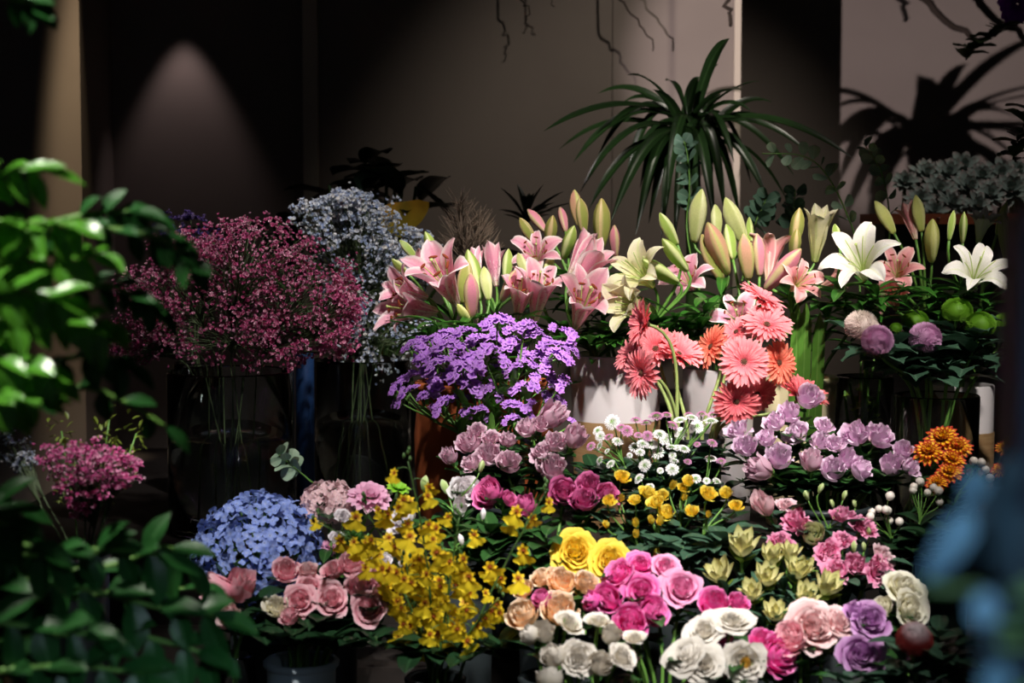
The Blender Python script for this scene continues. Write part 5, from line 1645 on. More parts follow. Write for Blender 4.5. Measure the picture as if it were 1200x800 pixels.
def eucal(label, vk, pts, Y, n, L, mat=EU, f0=.4, round_=True, name='eucalyptus_branch'):
    w = [P(x, y, Y + (0 if len(q) == 0 else q[0])) for x, y, *q in pts]
    f, rim = foot(vk, w[0])
    t = thing(name, label, 'eucalyptus', f)
    ctl = [f, rim] + w
    path = []
    for i in range(len(ctl) - 1):
        a, b = ctl[i], ctl[i + 1]
        p0, p3 = ctl[max(i - 1, 0)], ctl[min(i + 2, len(ctl) - 1)]
        path += list(bez(a, a + (b - p0) / 6, b - (p3 - a) / 6, b, 8))[:-1]
    path.append(np.array(tuple(ctl[-1])))
    path = np.array(path)
    g = G()
    g.tube(path, np.linspace(.0022, .0010, len(path)), 6)
    part('stem', g.mesh('euc_stem', M_STEM), t)
    g = G()
    for i in range(n):
        x = (f0 + (1 - f0) * (i // 2) / (n / 2)) * (len(path) - 1)
        k = int(min(x, len(path) - 2))
        b = path[k] + (path[k + 1] - path[k]) * (x - k)
        d = path[k + 1] - path[k]
        d = d / np.linalg.norm(d)
        s = 1 if i % 2 else -1
        a = (i // 2) * 1.57 + .5
        sd = np.cross(d, [math.cos(a), math.sin(a), .2])
        sd /= np.linalg.norm(sd)
        l = L * (1.1 - .5 * x / len(path)) * R.uniform(.8, 1.15)
        place_leaf(g, b + sd * s * .003, sd * s + d * .5, l, l * (.86 if round_ else .5), 0, .2, -.2, ROUND, .15, .0, up=(R.uniform(-.5, .5), -1, .4), nu=7, nv=8, roll=R.uniform(-1.2, 1.2))
    part('foliage', g.mesh('euc_leaves', mat), t)


eucal('grey green eucalyptus branch arching over the salmon lily buds', 'greenglass', [(1005, 300), (990, 245), (965, 200), (938, 182), (893, 180)], 3.3, 18, .036, f0=.45)
eucal('pale eucalyptus branch with its tip bent over the white lily', 'greenglass', [(1040, 300), (1042, 250), (1034, 205), (1022, 182), (1012, 168)], 3.34, 16, .032, f0=.5)
eucal('dark eucalyptus branch standing in front of the arching plant', 'whitemid', [(806, 280), (808, 225), (806, 185), (800, 160)], 3.4, 14, .042, EUD, f0=.5)
eucal('dark eucalyptus branch with broad leaves behind the tall pale green lily buds', 'whitemid', [(880, 290), (886, 260), (893, 245), (900, 228)], 3.38, 16, .046, EUD, f0=.55)
eucal('dark eucalyptus branch behind the pink lily buds beside the olive bud', 'beige', [(925, 290), (930, 250), (932, 222)], 3.42, 16, .040, EUD, f0=.6)
eucal('silver dollar eucalyptus sprig rising behind the blue hydrangea', 'pinkhyd', [(383, 585), (362, 562), (345, 548), (325, 531)], 2.66, 14, .034, f0=.74)

# ------------------------------------------------------------------ dark plants at the back
DK = leaf_mat('black_green_leaf', '18241a', '25362a', rough=.35, trans=.05)
DK2 = leaf_mat('strap_leaf_green', '14260f', '2a4420', rough=.3, trans=.06)
YL = petal_mat('yellow_patched_leaf', [(0, 'c8921c'), (1, 'a89a2c')], midrib=('5c6a20', .5, .5), trans=.1, var=.25, nscale=14)
POTD = solid('dark_pot_glaze', '241f1d', rough=.4)
POTO = solid('orange_clay_tray', '9a4e2c', rough=.7)


def pot_plant(name, label, cat, px, Y, ztop, r, H=.18, mat=None, z0=.885):
    c = P(px, 400, Y)
    t = thing(name, label, cat, (c.x, c.y, z0))
    g = G()
    g.lathe([(0, 0), (r * .7, 0), (r * .74, .005), (r, H), (r * 1.05, H), (r * 1.05, H - .02), (r * 1.07, H - .02), (r * 1.07, H + .004), (r * .95, H + .004), (r * .9, H - .02), (0, H - .02)], 28)
    part('pot', g.mesh(name + '_pot', mat or POTD), t, M4((c.x, c.y, z0)))
    return t, Vector((c.x, c.y, z0 + H - .02))


t, c = pot_plant('rubber_plant', 'dark leafy pot plant with one yellowing leaf behind the blue white cloud', 'potted plant', 440, 3.82, 0, .11)
g = G()
gs_ = G()
for i in range(46):
    e = P(R.gauss(440, 58), 0, 3.82 + R.uniform(-.12, .12))
    px = R.gauss(440, 62)
    top = 180 + abs(px - 430) * .62
    e = P(px, R.uniform(top, 300), 3.82 + R.uniform(-.14, .12))
    gs_.tube(bez(c, c.lerp(e, .3) + Vector((0, 0, .08)), e - Vector((0, 0, .03)), e, 8), .004, 5)
    place_leaf(g, e, (R.uniform(-1, 1), R.uniform(-1, .3), R.uniform(-.4, .5)), R.uniform(.11, .17), R.uniform(.06, .09), 0, .2, -.6, OVAL, .2, .03, nu=7, nv=9)
part('stems', gs_.mesh('rubber_stems', M_STEMD), t)
part('foliage', g.mesh('rubber_leaves', DK), t)
g = G()
e = P(474, 240, 3.62)
hp = ([0, .08, .3, .6, .85, 1], [.5, .95, 1, .8, .4, .02])
M = M4(P(474, 236, 3.62), np.stack([np.array([1, 0, .12]) / 1.007, np.array([-.1, -.25, -.96]), np.array([.1, -.96, .26])], 1))
g.grid(rot_grid(petal(.062, .088, .1, -.4, 9, 9, hp, .1, .02, rib=.06) * 1.25, M))
g.tube([c, c.lerp(P(474, 236, 3.62), .6) + Vector((0, 0, .03)), P(474, 236, 3.62)], .002, 5)
part('leaf', g.mesh('yellow_leaf', YL), t, label='heart shaped leaf turning orange yellow')

t, c = pot_plant('dracaena', 'large dark arching strap leaved plant against the wall behind the lilies', 'potted plant', 808, 3.80, 0, .10)
crown = P(806, 158, 3.80)
g = G()
g.tube([c, c.lerp(crown, .5) + Vector((.01, 0, 0)), crown - Vector((0, 0, .02))], [.016, .014, .012], 8)
part('stem', g.mesh('dracaena_stem', M_STEMD), t)
g = G()
LV = [(855, 45, .3), (870, 105, .2), (735, 88, .3), (700, 110, .3), (637, 154, .3), (672, 190, .4), (680, 225, .5), (690, 245, .5), (715, 262, .6), (745, 275, .6), (775, 280, .7), (790, 285, .7), (760, 262, .6), (725, 235, .5), (820, 282, .7), (838, 270, .7), (850, 255, .6), (868, 265, .6), (900, 235, .5), (930, 205, .4), (948, 180, .35), (1000, 186, .3), (915, 150, .3), (880, 130, .3), (905, 120, .3), (780, 95, .2), (765, 105, .2), (820, 90, .2), (842, 75, .15), (700, 185, .5), (735, 200, .6), (880, 215, .6), (805, 250, .8), (860, 190, .6), (750, 220, .7), (690, 205, .45), (655, 175, .35), (925, 240, .5), (835, 235, .8), (780, 245, .8), (712, 150, .3), (730, 120, .25), (890, 95, .2), (845, 110, .2)]
for i, (px, py, dr) in enumerate(LV):
    e = P(px, py, 3.80 + R.uniform(-.28, .10))
    a = crown + Vector((R.uniform(-.015, .015), R.uniform(-.015, .015), R.uniform(-.05, .03)))
    d = e - a
    mid = a.lerp(e, .5) + Vector((0, 0, dr * .22))
    p = bez(a, a.lerp(mid, .8) + Vector((0, 0, dr * .06)), mid.lerp(e, .45) + Vector((0, 0, dr * .04)), e, 14)
    tng = np.gradient(p, axis=0)
    tng /= np.linalg.norm(tng, axis=1, keepdims=True)
    sd = np.cross(tng, np.array([R.uniform(-.3, .3), -.5, .8]))
    sd /= np.linalg.norm(sd, axis=1, keepdims=True) + 1e-9
    nr = np.cross(sd, tng)
    w = .026 * np.interp(np.linspace(0, 1, 14), [0, .15, .5, .8, 1], [.5, .8, 1, .7, .03]) / 2
    s = np.linspace(-1, 1, 5)
    g.grid(p[:, None] + sd[:, None] * (w[:, None] * s)[..., None] + nr[:, None] * (w[:, None] * .35 * s ** 2)[..., None])
part('foliage', g.mesh('dracaena_leaves', DK2), t)

t, c = pot_plant('bromeliad', 'small dark spiky plant in front of the wall beside the tallest lily buds', 'potted plant', 616, 3.70, 0, .06, .22)
g = G()
for i, (px, py) in enumerate([(587, 218), (607, 214), (636, 214), (637, 236), (600, 232), (625, 225), (660, 222), (672, 235), (590, 250), (645, 250)]):
    b = P(617, 262, 3.70)
    e = P(px, py, 3.70 + R.uniform(-.06, .06))
    place_leaf(g, b, e - b, (e - b).length, .020, 0, .25, -.25, LENS, .3, nu=5, nv=8)
    if i == 0:
        for k in range(6):
            place_leaf(g, b, (R.uniform(-1, 1), R.uniform(-1, 1), .7), .08, .02, 0, .3, -.5, LENS, .3)
g.tube([c, P(617, 262, 3.70)], .008, 6)
part('foliage', g.mesh('bromeliad_leaves', DK), t)

# feathery dried grass behind the pink lilies
DG = solid('dried_grass', '6a5a4c', rough=.9)
for px, py, lab in [(540, 238, 'dried feathery grass plume upright behind the pink lilies'), (560, 258, 'dried feathery grass plume bending behind the pink lilies')]:
    b = P(px, py, 3.40)
    f, rim = foot('terra', b)
    t = thing('dried_grass', lab, 'dried grass', f, 'dried grass plumes')
    main = stem_path(f, rim, b, (.05, .1, 1), 14)
    g = G()
    g.tube(main, .001, 5)
    part('stem', g.mesh('grass_stem', DG), t)
    g = G()
    for i in range(160):
        fr = R.uniform(.74, 1)
        x = fr * 13
        k = int(min(x, 12))
        p0 = Vector(main[k]).lerp(Vector(main[k + 1]), x - k)
        d = Vector((R.uniform(-1, 1), R.uniform(-1, 1), R.uniform(.2, 1.4))) * (.05 * (1.15 - fr) / .35 + .006)
        g.tube([p0, p0 + d * .6, p0 + d], [.0006, .0010, .0004], 3)
    part('plume', g.mesh('grass_plume', DG), t)

# ------------------------------------------------------------------ succulents on the clay tray
SU = petal_mat('succulent_leaf', [(0, '6c8078'), (.7, '86948a'), (1, '94847e')], trans=.05, rough=.6)
tc_ = P(1128, 256, 3.72)
t = thing('succulent_tray', 'long orange clay tray of succulents against the wall', 'tray', (tc_.x, tc_.y, .885))
g = G()
g.box((tc_.x - .19, tc_.y - .10, .885), (tc_.x + .19, tc_.y + .10, tc_.z - .012))
part('stand_block', g.mesh('tray_block', M_WOOD, False), t)
g = G()
for (x0, x1, y0, y1) in ((-.2, .2, -.115, -.095), (-.2, .2, .095, .115), (-.2, -.18, -.095, .095), (.18, .2, -.095, .095), (-.18, .18, -.095, .095)):
    hz = .022 if (x0, x1) != (-.18, .18) else .006
    g.box((tc_.x + x0, tc_.y + y0, tc_.z - .012), (tc_.x + x1, tc_.y + y1, tc_.z - .012 + hz))
part('tray', g.mesh('clay_tray', POTO, False), t)
ROS = []
for q in range(3):
    g = G()
    for k, (n, L, a) in enumerate([(9, 1, .05), (8, .85, .35), (7, .62, .7), (5, .4, 1.1)]):
        for i in range(n):
            g.grid(rot_grid(petal(L * R.uniform(.85, 1.1), .34, a, a + .25, 5, 7, ([0, .3, .65, .85, .95, 1], [.4, .7, 1, .75, .3, .03]), .35, r0=.05, z0=.05 * k), rotz((i + .5 * k) * 2 * PI / n + R.uniform(-.1, .1))))
    ROS.append(g.mesh('rosette', SU))
sp_n = 0
for px, py, w in [(1060, 215, 34), (1078, 235, 34), (1085, 205, 36), (1100, 225, 40), (1112, 205, 38), (1128, 198, 44), (1135, 222, 42), (1150, 210, 40), (1160, 230, 38), (1172, 208, 46), (1186, 225, 48), (1068, 248, 30), (1115, 240, 36), (1145, 243, 36), (1095, 250, 32), (1192, 203, 36)]:
    Y = 3.73 + (225 - py) * .004
    b = P(px, py, Y)
    f = Vector((b.x, b.y, tc_.z + .002))
    s = thing('succulent', 'grey green rosette succulent on the clay tray by the wall', 'succulent', f, 'grey green succulents')
    g = G()
    g.tube([f - Vector((0, 0, .008)), f.lerp(b, .5), b], [.006, .005, .004], 6)
    part('stem', g.mesh('succulent_stem', M_STEMD), s)
    part('rosette', R.choice(ROS), s, M4(b, align((R.uniform(-.3, .3), -.75, .65), R.uniform(0, 6)), w * .60 * Y / FPX))

# ------------------------------------------------------------------ flat green blades in the cream vase, stems in the glass
BL = leaf_mat('flat_green_blade', '5a8a34', '7aa44e', rough=.4, trans=.2)
for x0, x1, py, lab in [(932, 945, 356, 'flat green blade standing in the cream vase, gerbera side'), (942, 952, 354, 'flat green blade, narrow one in the middle of the cream vase'), (958, 966, 366, 'flat green blade, darker one leaning in the cream vase')]:
    b = P(x0 + 3, py, 3.06)
    v = VASE['beige']
    f = Vector((b.x * .9 + v['c'][0] * .1, v['c'][1] - .035, v['zb'] + .02))
    t = thing('blade_grass', lab, 'leaf blade', f, 'flat green blades')
    g = G()
    place_leaf(g, f, b - f, (b - f).length, .024, 0, 0.02, -.02, ([0, .1, .9, .97, 1], [.6, 1, .95, .7, .1]), .15, up=(0, -1, 0), nu=5, nv=12)
    part('blade', g.mesh('blade', BL), t)
YG = leaf_mat('bright_glass_leaf', '8aa83c', '9cb84c', trans=.3)
for i in range(9):
    b = P(988 + i * 6, 452 + R.uniform(-14, 30), 3.24 + R.uniform(-.03, .03))
    f, rim = foot('greenglass', b)
    f.z += .01
    t = thing('glass_vase_greenery', 'yellow green leafy stem inside the glass vase beside the cream vase', 'greenery', f, 'green stems in the glass vase')
    g = G()
    f2 = Vector((b.x, b.y, f.z))
    main = np.linspace(tuple(f), tuple(b), 10)
    g.tube(main, .003, 6)
    part('stem', g.mesh('green_stem', M_STEM), t)
    lg = leaves_on(main, 7, .028, .014, .2, 1.0, prof=LENS)
    part('foliage', lg.mesh('green_stem_leaves', YG), t)

# ------------------------------------------------------------------ glossy greens among the front buckets
for lab, vk, Y, tips, mat in [
        ('dense dark leafy branch under the button heads in front of the white vase', 'button', 2.82, [(800, 545), (835, 550), (770, 555), (850, 520), (815, 585), (845, 590)], M_LEAFD),
        ('dense dark leafy branch under the button heads in front of the kraft sleeve', 'button', 2.84, [(690, 545), (715, 565), (740, 545), (680, 560), (700, 590)], M_LEAFD),
        ('dense dark leafy branch filling the back of the lavender rose bunch', 'mauveR', 2.82, [(870, 560), (905, 560), (860, 590), (960, 560), (1000, 565)], M_LEAFD),
        ('dense dark leafy branch behind the yellow spray roses', 'yspray', 2.60, [(720, 620), (745, 600), (850, 610), (875, 625), (800, 620)], M_LEAFD),
        ('glossy green filler branch below the magenta roses', 'lisW', 2.52, [(575, 615), (590, 640), (562, 655), (605, 625)], M_LEAF), ('glossy green filler branch between orchid spray and yellow roses', 'bigyellow', 2.50, [(645, 640), (630, 655), (640, 625)], M_LEAF),
        ('dark green filler branch under the yellow spray roses', 'yspray', 2.50, [(760, 640), (800, 640), (830, 640), (850, 625)], M_LEAFG), ('dark filler branch under the lavender roses', 'mauveR', 2.70, [(900, 575), (940, 565), (985, 570), (1020, 570)], M_LEAFD),
        ('dark filler branch under the white button heads', 'button', 2.71, [(720, 560), (770, 570), (820, 575)], M_LEAFD), ('dark leafy branch under the pink roses of the grey blue bucket', 'pinkrose', 2.36, [(330, 745), (390, 745), (430, 750), (300, 735)], M_LEAFD),
        ('dark leafy branch at the foot of the orchid sprays', 'oncid', 2.36, [(440, 745), (475, 760), (555, 765), (590, 750)], M_LEAFD), ('dark leafy branch below the purple roses', 'purple', 2.2, [(990, 795), (1040, 800), (1060, 780)], M_LEAFG),
        ('dark leafy branch beside the protea near the blurred leaves', 'protea', 2.22, [(1110, 760), (1120, 790), (1100, 735)], M_LEAFG), ('dark leafy branch between cream roses and snowberries', 'berry', 2.52, [(1070, 640), (1095, 650), (1085, 620), (1110, 625)], M_LEAFD),
        ('dark leafy branch hanging below the pink trumpet lilies over the white pot', 'kraft', 3.04, [(660, 395), (690, 398), (745, 395), (765, 400), (715, 390)], M_LEAFL), ('dark leafy branch between the ivory lilies and the gerberas', 'whitemid', 3.04, [(790, 370), (800, 400), (830, 350), (820, 380), (775, 385)], M_LEAFL),
        ('leafy lily stalk without flowers under the white lilies', 'beige', 3.0, [(990, 335), (1030, 340), (1060, 330), (1015, 350)], M_LEAFL), ('leafy lily stalk without flowers above the green pompons', 'kraftright', 3.08, [(1090, 330), (1110, 345), (1160, 350), (1060, 350), (1130, 335)], M_LEAFL),
        ('dark leafy branch over the terracotta pot below the pink lilies', 'terra', 3.0, [(510, 375), (540, 385), (570, 380), (600, 385), (500, 390)], M_LEAFL)]:
    heads = []
    cen = P(sum(q[0] for q in tips) / len(tips), sum(q[1] for q in tips) / len(tips), Y + .03)
    f, rim = foot(vk, cen)
    t = thing('filler_branch', lab, 'greenery', f)
    node = cen.lerp(rim, .5)
    main = stem_path(f, rim, node, (node - rim), 10)
    g = G()
    g.tube(main, .003, 6)
    lg = G()
    for px, py in tips:
        e = P(px, py, Y)
        p = bez(node, node.lerp(e, .3) + Vector((0, 0, .03)), e - Vector((0, 0, .03)), e, 10)
        g.tube(p, np.linspace(.0022, .0012, 10), 5)
        lily = mat is M_LEAFL
        leaves_on(p, 11, .085 if lily else .055, .022 if lily else .032, .2, 1.0, prof=LENS if lily else OVAL, g=lg, updir=.3)
    part('stem', g.mesh('filler_stem', M_STEMD), t)
    part('foliage', lg.mesh('filler_leaves', mat), t)

# ------------------------------------------------------------------ dark strands and vines hanging from the ceiling
TW = solid('vine_bark', '2a211a', rough=.9)
VG = leaf_mat('vine_leaf', '3a4a2a', trans=.1)
for pts, Y, r, lab, leaves_ in [
        ([(606, -6), (620, 10), (617, 24), (612, 38)], 4.22, .0022, 'short dark strand hanging by the middle of the wall', 0), ([(640, -8), (650, 8)], 4.22, .0018, 'tiny dark strand tip hanging at the top of the wall', 0),  # thin dark strands close to the wall
        ([(722, -6), (740, 16), (757, 36), (765, 60)], 4.20, .0026, 'slanting dark strand hanging in front of the paler wall panel', 0), ([(850, -8), (855, 12), (856, 30)], 4.0, .006, 'thick dark strand end hanging above the tall strap leaves', 0),
        ([(1076, -10), (1095, 12), (1125, 35), (1150, 48)], 4.55, .010, 'thick dark strand put in as a vine shadow across the pale mauve wall', 0), ([(1215, 20), (1180, 30), (1150, 48), (1132, 70)], 3.9, .003, 'hanging vine with small round leaves at the top corner', 12), ([(1225, 60), (1208, 120), (1194, 165), (1190, 190)], 3.3, .002, 'trailing green vine tip hanging at the edge below the violet bloom', 8)]:  # the thick strand stands in for a vine's shadow on the wall
    w = [P(x, y, Y) for x, y in pts]
    top = Vector((w[0].x, w[0].y, WZ))
    t = thing('hanging_vine', lab, 'vine', top)
    ctl = [top] + w
    path = [np.array(tuple(ctl[0]))]
    for i in range(len(ctl) - 1):
        path += list(np.linspace(tuple(ctl[i]), tuple(ctl[i + 1]), 5))[1:]
    path = np.array(path)
    path[1:-1] += NR.normal(0, .004, path[1:-1].shape)
    g = G()
    g.tube(path, np.linspace(r * 1.2, r * .7, len(path)), 6)
    part('stem', g.mesh('vine_stem', TW), t)
    if leaves_:
        lg = leaves_on(path, leaves_ * 2, .045, .036, .55, 1.0, prof=ROUND)
        part('foliage', lg.mesh('vine_leaves', VG), t)
PU = petal_mat('violet_petal', [(0, '8a2ab0'), (1, 'b040d8')], trans=.3)
TPU = rayflower_tpl('violet_bloom', PU, 5, W=.45)
b = P(1193, 4, 3.88)
t = thing('hanging_flower', 'violet bloom hanging from the top corner beside the vine', 'flower', (b.x, b.y, WZ))
g = G()
g.tube([(b.x, b.y, WZ), (b.x + .01, b.y, (WZ + b.z) / 2), tuple(b)], .002, 5)
part('stem', g.mesh('hanging_stem', M_STEMD), t)
put(t, TPU, b, (-.5, -.8, -.2), .05)

# ------------------------------------------------------------------ leafy shrub in the near foreground
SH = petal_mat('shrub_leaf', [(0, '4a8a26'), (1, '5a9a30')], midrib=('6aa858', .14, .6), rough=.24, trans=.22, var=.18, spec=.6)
SHD = petal_mat('shrub_dark_leaf', [(0, '1d4a20'), (1, '265626')], midrib=('42703e', .14, .6), rough=.38, trans=.10, var=.18, spec=.35)  # darker tone of the shrub leaf
PT = solid('shrub_pot', '3a3330', rough=.5)


def shrub(label, bx, by, branches, r=.16):
    t = thing('leafy_shrub', label, 'shrub', (bx, by, 0))
    g = G()
    g.lathe([(0, 0), (r * .75, 0), (r, .34), (r * 1.06, .34), (r * 1.06, .37), (r * .94, .37), (r * .9, .33), (0, .33)], 28)
    part('pot', g.mesh('shrub_pot', PT), t, M4((bx, by, 0)))
    base = Vector((bx, by, .32))
    tops = Vector((bx, by, 1.0))
    g = G()
    g.tube([base, base.lerp(tops, .5) + Vector((.01, .01, 0)), tops, tops + Vector((.01, 0, .55))], [.016, .014, .011, .006], 8)
    part('trunk', g.mesh('shrub_trunk', TW), t)
    for pts, n, L, W, mat, spread in branches:
        w = [P(*q) for q in pts]
        root = Vector((bx, by, max(.5, min(1.5, w[0].z - .08))))
        ctl = [root] + w
        path = [np.array(tuple(root))]
        for i in range(len(ctl) - 1):
            p0, p3 = ctl[max(i - 1, 0)], ctl[min(i + 2, len(ctl) - 1)]
            a, b = ctl[i], ctl[i + 1]
            path += list(bez(a, a + (b - p0) / 6, b - (p3 - a) / 6, b, 7))[1:]
        path = np.array(path)
        g = G()
        g.tube(path, np.linspace(.005, .0018, len(path)), 6)
        o = part('branch', g.mesh('shrub_branch', M_STEM), t)
        lg = G()
        f0 = .30
        for i in range(n):
            x = (f0 + (1 - f0) * i / max(1, n - 1)) * (len(path) - 1)
            k = int(min(x, len(path) - 2))
            b = path[k] + (path[k + 1] - path[k]) * (x - k)
            d = path[k + 1] - path[k]
            d = d / np.linalg.norm(d)
            s = 1 if i % 2 else -1
            sd = np.array([d[2] * s, -.25, -d[0] * s])
            dr = d * .55 + sd * spread * R.uniform(.5, 1.1) + np.array([0, R.uniform(-.5, .3), -.45])
            if i == n - 1:
                dr = d + np.array([0, 0, -.2])
            place_leaf(lg, b, dr, L * R.uniform(.75, 1.2), W * R.uniform(.8, 1.15), 0, .15, -.55, ([0, .12, .4, .7, .9, 1], [.12, .55, 1, .8, .3, .02]), .18, .02, up=(R.uniform(-.4, .4), -.55, .9), nu=7, nv=9, rib=.05)
        part('foliage', lg.mesh('shrub_leaves', mat), o)
    return t


Ys = 1.60
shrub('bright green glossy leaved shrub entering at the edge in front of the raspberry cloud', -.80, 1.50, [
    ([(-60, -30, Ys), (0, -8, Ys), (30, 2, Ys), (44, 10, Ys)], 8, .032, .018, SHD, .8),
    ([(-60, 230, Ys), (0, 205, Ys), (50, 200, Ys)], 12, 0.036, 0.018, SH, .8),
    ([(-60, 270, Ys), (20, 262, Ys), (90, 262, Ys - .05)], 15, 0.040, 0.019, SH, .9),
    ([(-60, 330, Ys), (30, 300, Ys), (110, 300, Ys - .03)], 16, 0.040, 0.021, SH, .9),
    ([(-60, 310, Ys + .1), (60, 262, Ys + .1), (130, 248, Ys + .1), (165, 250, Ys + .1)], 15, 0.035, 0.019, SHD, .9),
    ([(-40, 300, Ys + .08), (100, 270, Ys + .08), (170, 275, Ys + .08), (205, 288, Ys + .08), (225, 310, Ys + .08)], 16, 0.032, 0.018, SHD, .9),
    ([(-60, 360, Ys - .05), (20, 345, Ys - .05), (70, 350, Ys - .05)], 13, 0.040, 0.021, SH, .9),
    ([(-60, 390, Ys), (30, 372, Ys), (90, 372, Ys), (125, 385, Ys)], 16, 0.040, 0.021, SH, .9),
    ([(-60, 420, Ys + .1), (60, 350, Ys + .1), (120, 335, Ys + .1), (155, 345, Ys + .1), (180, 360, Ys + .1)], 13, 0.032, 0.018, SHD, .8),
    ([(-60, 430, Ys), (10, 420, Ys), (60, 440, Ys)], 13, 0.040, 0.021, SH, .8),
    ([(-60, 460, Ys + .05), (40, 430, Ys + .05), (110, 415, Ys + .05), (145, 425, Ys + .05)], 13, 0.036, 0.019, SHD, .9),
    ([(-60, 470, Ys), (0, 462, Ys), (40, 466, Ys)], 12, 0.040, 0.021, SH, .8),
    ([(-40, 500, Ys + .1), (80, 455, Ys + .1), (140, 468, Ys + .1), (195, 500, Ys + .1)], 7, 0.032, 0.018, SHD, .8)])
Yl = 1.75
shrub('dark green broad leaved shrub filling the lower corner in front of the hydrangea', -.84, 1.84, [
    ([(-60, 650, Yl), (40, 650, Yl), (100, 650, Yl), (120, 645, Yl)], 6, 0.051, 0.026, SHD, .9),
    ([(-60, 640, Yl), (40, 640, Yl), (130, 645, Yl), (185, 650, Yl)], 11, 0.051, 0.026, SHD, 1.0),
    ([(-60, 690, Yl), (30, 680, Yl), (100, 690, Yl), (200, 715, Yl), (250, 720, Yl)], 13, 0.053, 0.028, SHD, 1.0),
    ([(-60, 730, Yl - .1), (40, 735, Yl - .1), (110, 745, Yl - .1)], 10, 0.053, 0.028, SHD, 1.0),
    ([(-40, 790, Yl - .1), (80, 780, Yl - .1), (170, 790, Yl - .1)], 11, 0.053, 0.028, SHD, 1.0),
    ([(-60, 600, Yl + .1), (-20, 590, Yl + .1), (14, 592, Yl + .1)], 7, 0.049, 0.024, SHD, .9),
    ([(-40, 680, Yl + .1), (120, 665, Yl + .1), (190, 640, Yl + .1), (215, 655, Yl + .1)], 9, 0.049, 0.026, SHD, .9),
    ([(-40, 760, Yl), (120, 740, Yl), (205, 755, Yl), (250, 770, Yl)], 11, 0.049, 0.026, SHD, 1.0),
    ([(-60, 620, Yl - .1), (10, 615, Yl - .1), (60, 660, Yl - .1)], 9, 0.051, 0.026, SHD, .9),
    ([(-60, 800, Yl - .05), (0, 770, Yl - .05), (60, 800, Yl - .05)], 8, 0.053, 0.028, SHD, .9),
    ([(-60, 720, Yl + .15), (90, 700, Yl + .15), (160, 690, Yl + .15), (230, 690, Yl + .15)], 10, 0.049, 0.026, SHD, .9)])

# ------------------------------------------------------------------ blurred blue things at the other edge
NV = solid('navy_paint', '0e1c34', rough=.5)
Yp = .95
a, b = P(1186, 238, Yp), P(1290, 238, Yp)
t = thing('post', 'dark navy painted post close to the camera at the edge', 'post', ((a.x + b.x) / 2, Yp, 0))
g = G()
e = .006
lo, hi = (a.x, Yp - .02, 0), (b.x, Yp + .02, a.z)
g.box((lo[0], lo[1], .02), (hi[0], hi[1], hi[2] - e))
g.box((lo[0] + e, lo[1] + e, hi[2] - e), (hi[0] - e, hi[1] - e, hi[2]))
part('shaft', g.mesh('post_shaft', NV, False), t)
g = G()
g.box((lo[0] - .03, lo[1] - .03, 0), (hi[0] + .03, hi[1] + .03, .02))
part('foot_plate', g.mesh('post_foot', NV, False), t)
BLF = petal_mat('blue_sheen_leaf', [(0, '3c5666'), (1, '527486')], midrib=('4a7494', .15, .5), rough=.3, trans=.1, spec=.6)  # reflected blue sky and its glint put into the leaf colour
BLD = petal_mat('blue_tinted_dark_leaf', [(0, '121c22'), (1, '1a2a32')], midrib=('24404e', .15, .5), rough=.35, trans=.05, spec=.5)  # dark leaves, the same blue light tinted into their colour
bx, by = P(1250, 700, .66).x, .66
t = thing('blue_sheen_plant', 'blurred plant with leaves coloured as blue sheen close to the camera beside the navy post', 'potted plant', (bx, by, 0))
g = G()
g.lathe([(0, 0), (.09, 0), (.12, .30), (.128, .30), (.128, .33), (.11, .33), (.10, .28), (0, .28)], 24)
part('pot', g.mesh('blue_plant_pot', PT), t, M4((bx, by, 0)))
g = G()
top = P(1250, 640, .66)
g.tube([(bx, by, .27), (bx + .005, by, .7), tuple(top)], [.009, .008, .006], 7)
lg, ld = G(), G()
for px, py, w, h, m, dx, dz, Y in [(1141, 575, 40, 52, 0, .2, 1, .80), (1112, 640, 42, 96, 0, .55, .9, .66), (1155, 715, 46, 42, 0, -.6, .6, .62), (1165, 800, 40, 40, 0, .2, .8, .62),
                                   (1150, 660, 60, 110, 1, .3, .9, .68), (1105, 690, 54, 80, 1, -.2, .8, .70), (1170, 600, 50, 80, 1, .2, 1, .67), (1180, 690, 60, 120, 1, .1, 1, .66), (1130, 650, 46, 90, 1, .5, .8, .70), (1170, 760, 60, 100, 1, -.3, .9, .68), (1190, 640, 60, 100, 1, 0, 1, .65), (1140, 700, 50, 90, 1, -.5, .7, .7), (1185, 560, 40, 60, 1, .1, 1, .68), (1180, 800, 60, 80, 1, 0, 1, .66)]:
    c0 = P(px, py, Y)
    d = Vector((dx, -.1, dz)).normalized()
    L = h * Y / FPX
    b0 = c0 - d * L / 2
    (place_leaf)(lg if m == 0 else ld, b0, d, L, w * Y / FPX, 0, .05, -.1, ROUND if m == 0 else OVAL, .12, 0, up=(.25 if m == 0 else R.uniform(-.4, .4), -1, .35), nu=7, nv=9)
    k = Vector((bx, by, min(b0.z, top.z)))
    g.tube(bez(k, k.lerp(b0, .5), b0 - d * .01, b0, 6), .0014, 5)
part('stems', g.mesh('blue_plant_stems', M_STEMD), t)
part('foliage', lg.mesh('blue_sheen_leaves', BLF), t, label='leaves coloured as pale blue glints')
part('foliage', ld.mesh('blue_tinted_dark_leaves', BLD), t, label='dark leaves with blue light tinted in')
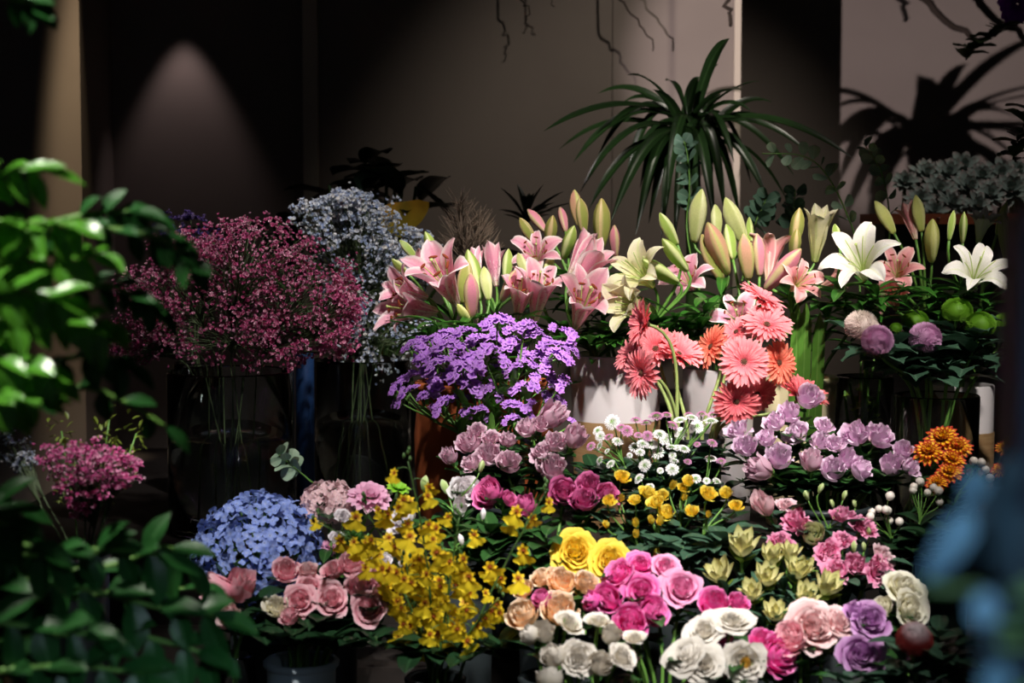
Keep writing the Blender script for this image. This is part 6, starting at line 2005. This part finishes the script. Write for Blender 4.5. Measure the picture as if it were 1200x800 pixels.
# ------------------------------------------------------------------ light: ceiling and wall spots of a dim shop, plus added ones
def spot(name, loc, target, energy, angle, blend=.5, col=(1, .93, .84), size=.03):
    l = bpy.data.lights.new(name, 'SPOT')
    l.energy = energy
    l.spot_size = math.radians(angle)
    l.spot_blend = blend
    l.color = col
    l.shadow_soft_size = size
    o = bpy.data.objects.new(name, l)
    COL.objects.link(o)
    o.location = loc
    d = Vector(target) - Vector(loc)
    o.rotation_euler = d.to_track_quat('-Z', 'Y').to_euler()
    return o


spot('ceiling_spot_center', (.45, 1.15, 2.95), P(790, 600, 2.5), 390, 22, .6, col=(1, .96, .90), size=.07)
spot('ceiling_spot_front', (.55, .7, 2.95), P(800, 755, 2.25), 105, 18, .7, col=(1, .97, .92), size=.07)
spot('ceiling_spot_lily', (.35, 1.6, 2.95), P(740, 320, 3.1), 290, 24, .6, col=(1, .94, .86), size=.05)
spot('ceiling_spot_corner', (1.0, 1.6, 2.95), P(1040, 400, 2.95), 235, 22, .5, col=(1, .94, .86), size=.05)
spot('ceiling_spot_statice', (-.25, 1.6, 2.95), P(550, 430, 2.95), 130, 16, .7, col=(1, .95, .92), size=.05)
spot('ceiling_spot_cloud', (.0, 2.2, 2.95), P(350, 270, 3.2), 125, 28, .9, col=(1, .94, .92), size=.05)
spot('ceiling_spot_hydrangea', (-.4, 1.2, 2.95), P(365, 620, 2.5), 230, 18, .8, col=(1, .95, .92), size=.05)
spot('ceiling_spot_shrub', (-1.15, 1.15, 2.95), P(0, 310, 1.6), 230, 16, .6, col=(1, .97, .85), size=.05)
spot('added_spot_small_cloud', (-.55, 1.9, 2.95), P(100, 550, 2.34), 150, 9, .7, col=(1, .95, .95))  # added spot to brighten the small pink baby's breath
spot('wall_washer_niche', (X(215, 4.25), 4.22, 2.02), (X(222, 4.3), 4.28, 1.0), 2.6, 58, .7, col=(1, .80, .82), size=.012)
spot('wall_washer_pier', (X(97, 3.9), 3.80, 2.95), (X(97, 3.98), 3.98, 1.55), 300, 9, .9, col=(1, .78, .5), size=.02)
spot('wall_spot', (-1.2, 1.67, 1.60), (X(1065, 4.8), 4.8, 1.90), 390, 15.5, .55, col=(1, .86, .88), size=.012)
spot('wall_spot_middle', (.85, 2.9, 2.95), (X(770, 4.3), 4.3, 1.55), 54, 44, .9, col=(1, .9, .78), size=.03)
spot('added_spot_tray', (1.15, 3.2, 2.95), P(1130, 225, 3.72), 26, 26, .8, col=(1, .92, .9))  # added spot to lift the succulents out of the dark
spot('added_blue_spot', (.9, -.9, 2.2), P(1140, 640, .66), 260, 12, .6, col=(.62, .8, 1), size=.15)  # added narrow spot for blue daylight on the near leaves, no window there

w = bpy.data.worlds.new('dim_room')
w.use_nodes = True
w.node_tree.nodes['Background'].inputs[0].default_value = (.75, .82, 1, 1)
w.node_tree.nodes['Background'].inputs[1].default_value = .03
scene.world = w

cam = bpy.data.cameras.new('camera')
cam.lens = 60
cam.sensor_width = 36
cam.clip_start = .05
cam.dof.use_dof = True
cam.dof.focus_distance = 2.95
cam.dof.aperture_fstop = 4.0
cam.dof.aperture_blades = 0
co = bpy.data.objects.new('camera', cam)
COL.objects.link(co)
co.location = CAM
co.rotation_euler = (math.radians(90 - 4.0), 0, 0)
scene.camera = co
scene.view_settings.view_transform = 'Standard'
scene.view_settings.look = 'None'
scene.view_settings.exposure = 0
scene.view_settings.gamma = 1
scene.view_settings.use_curve_mapping = False
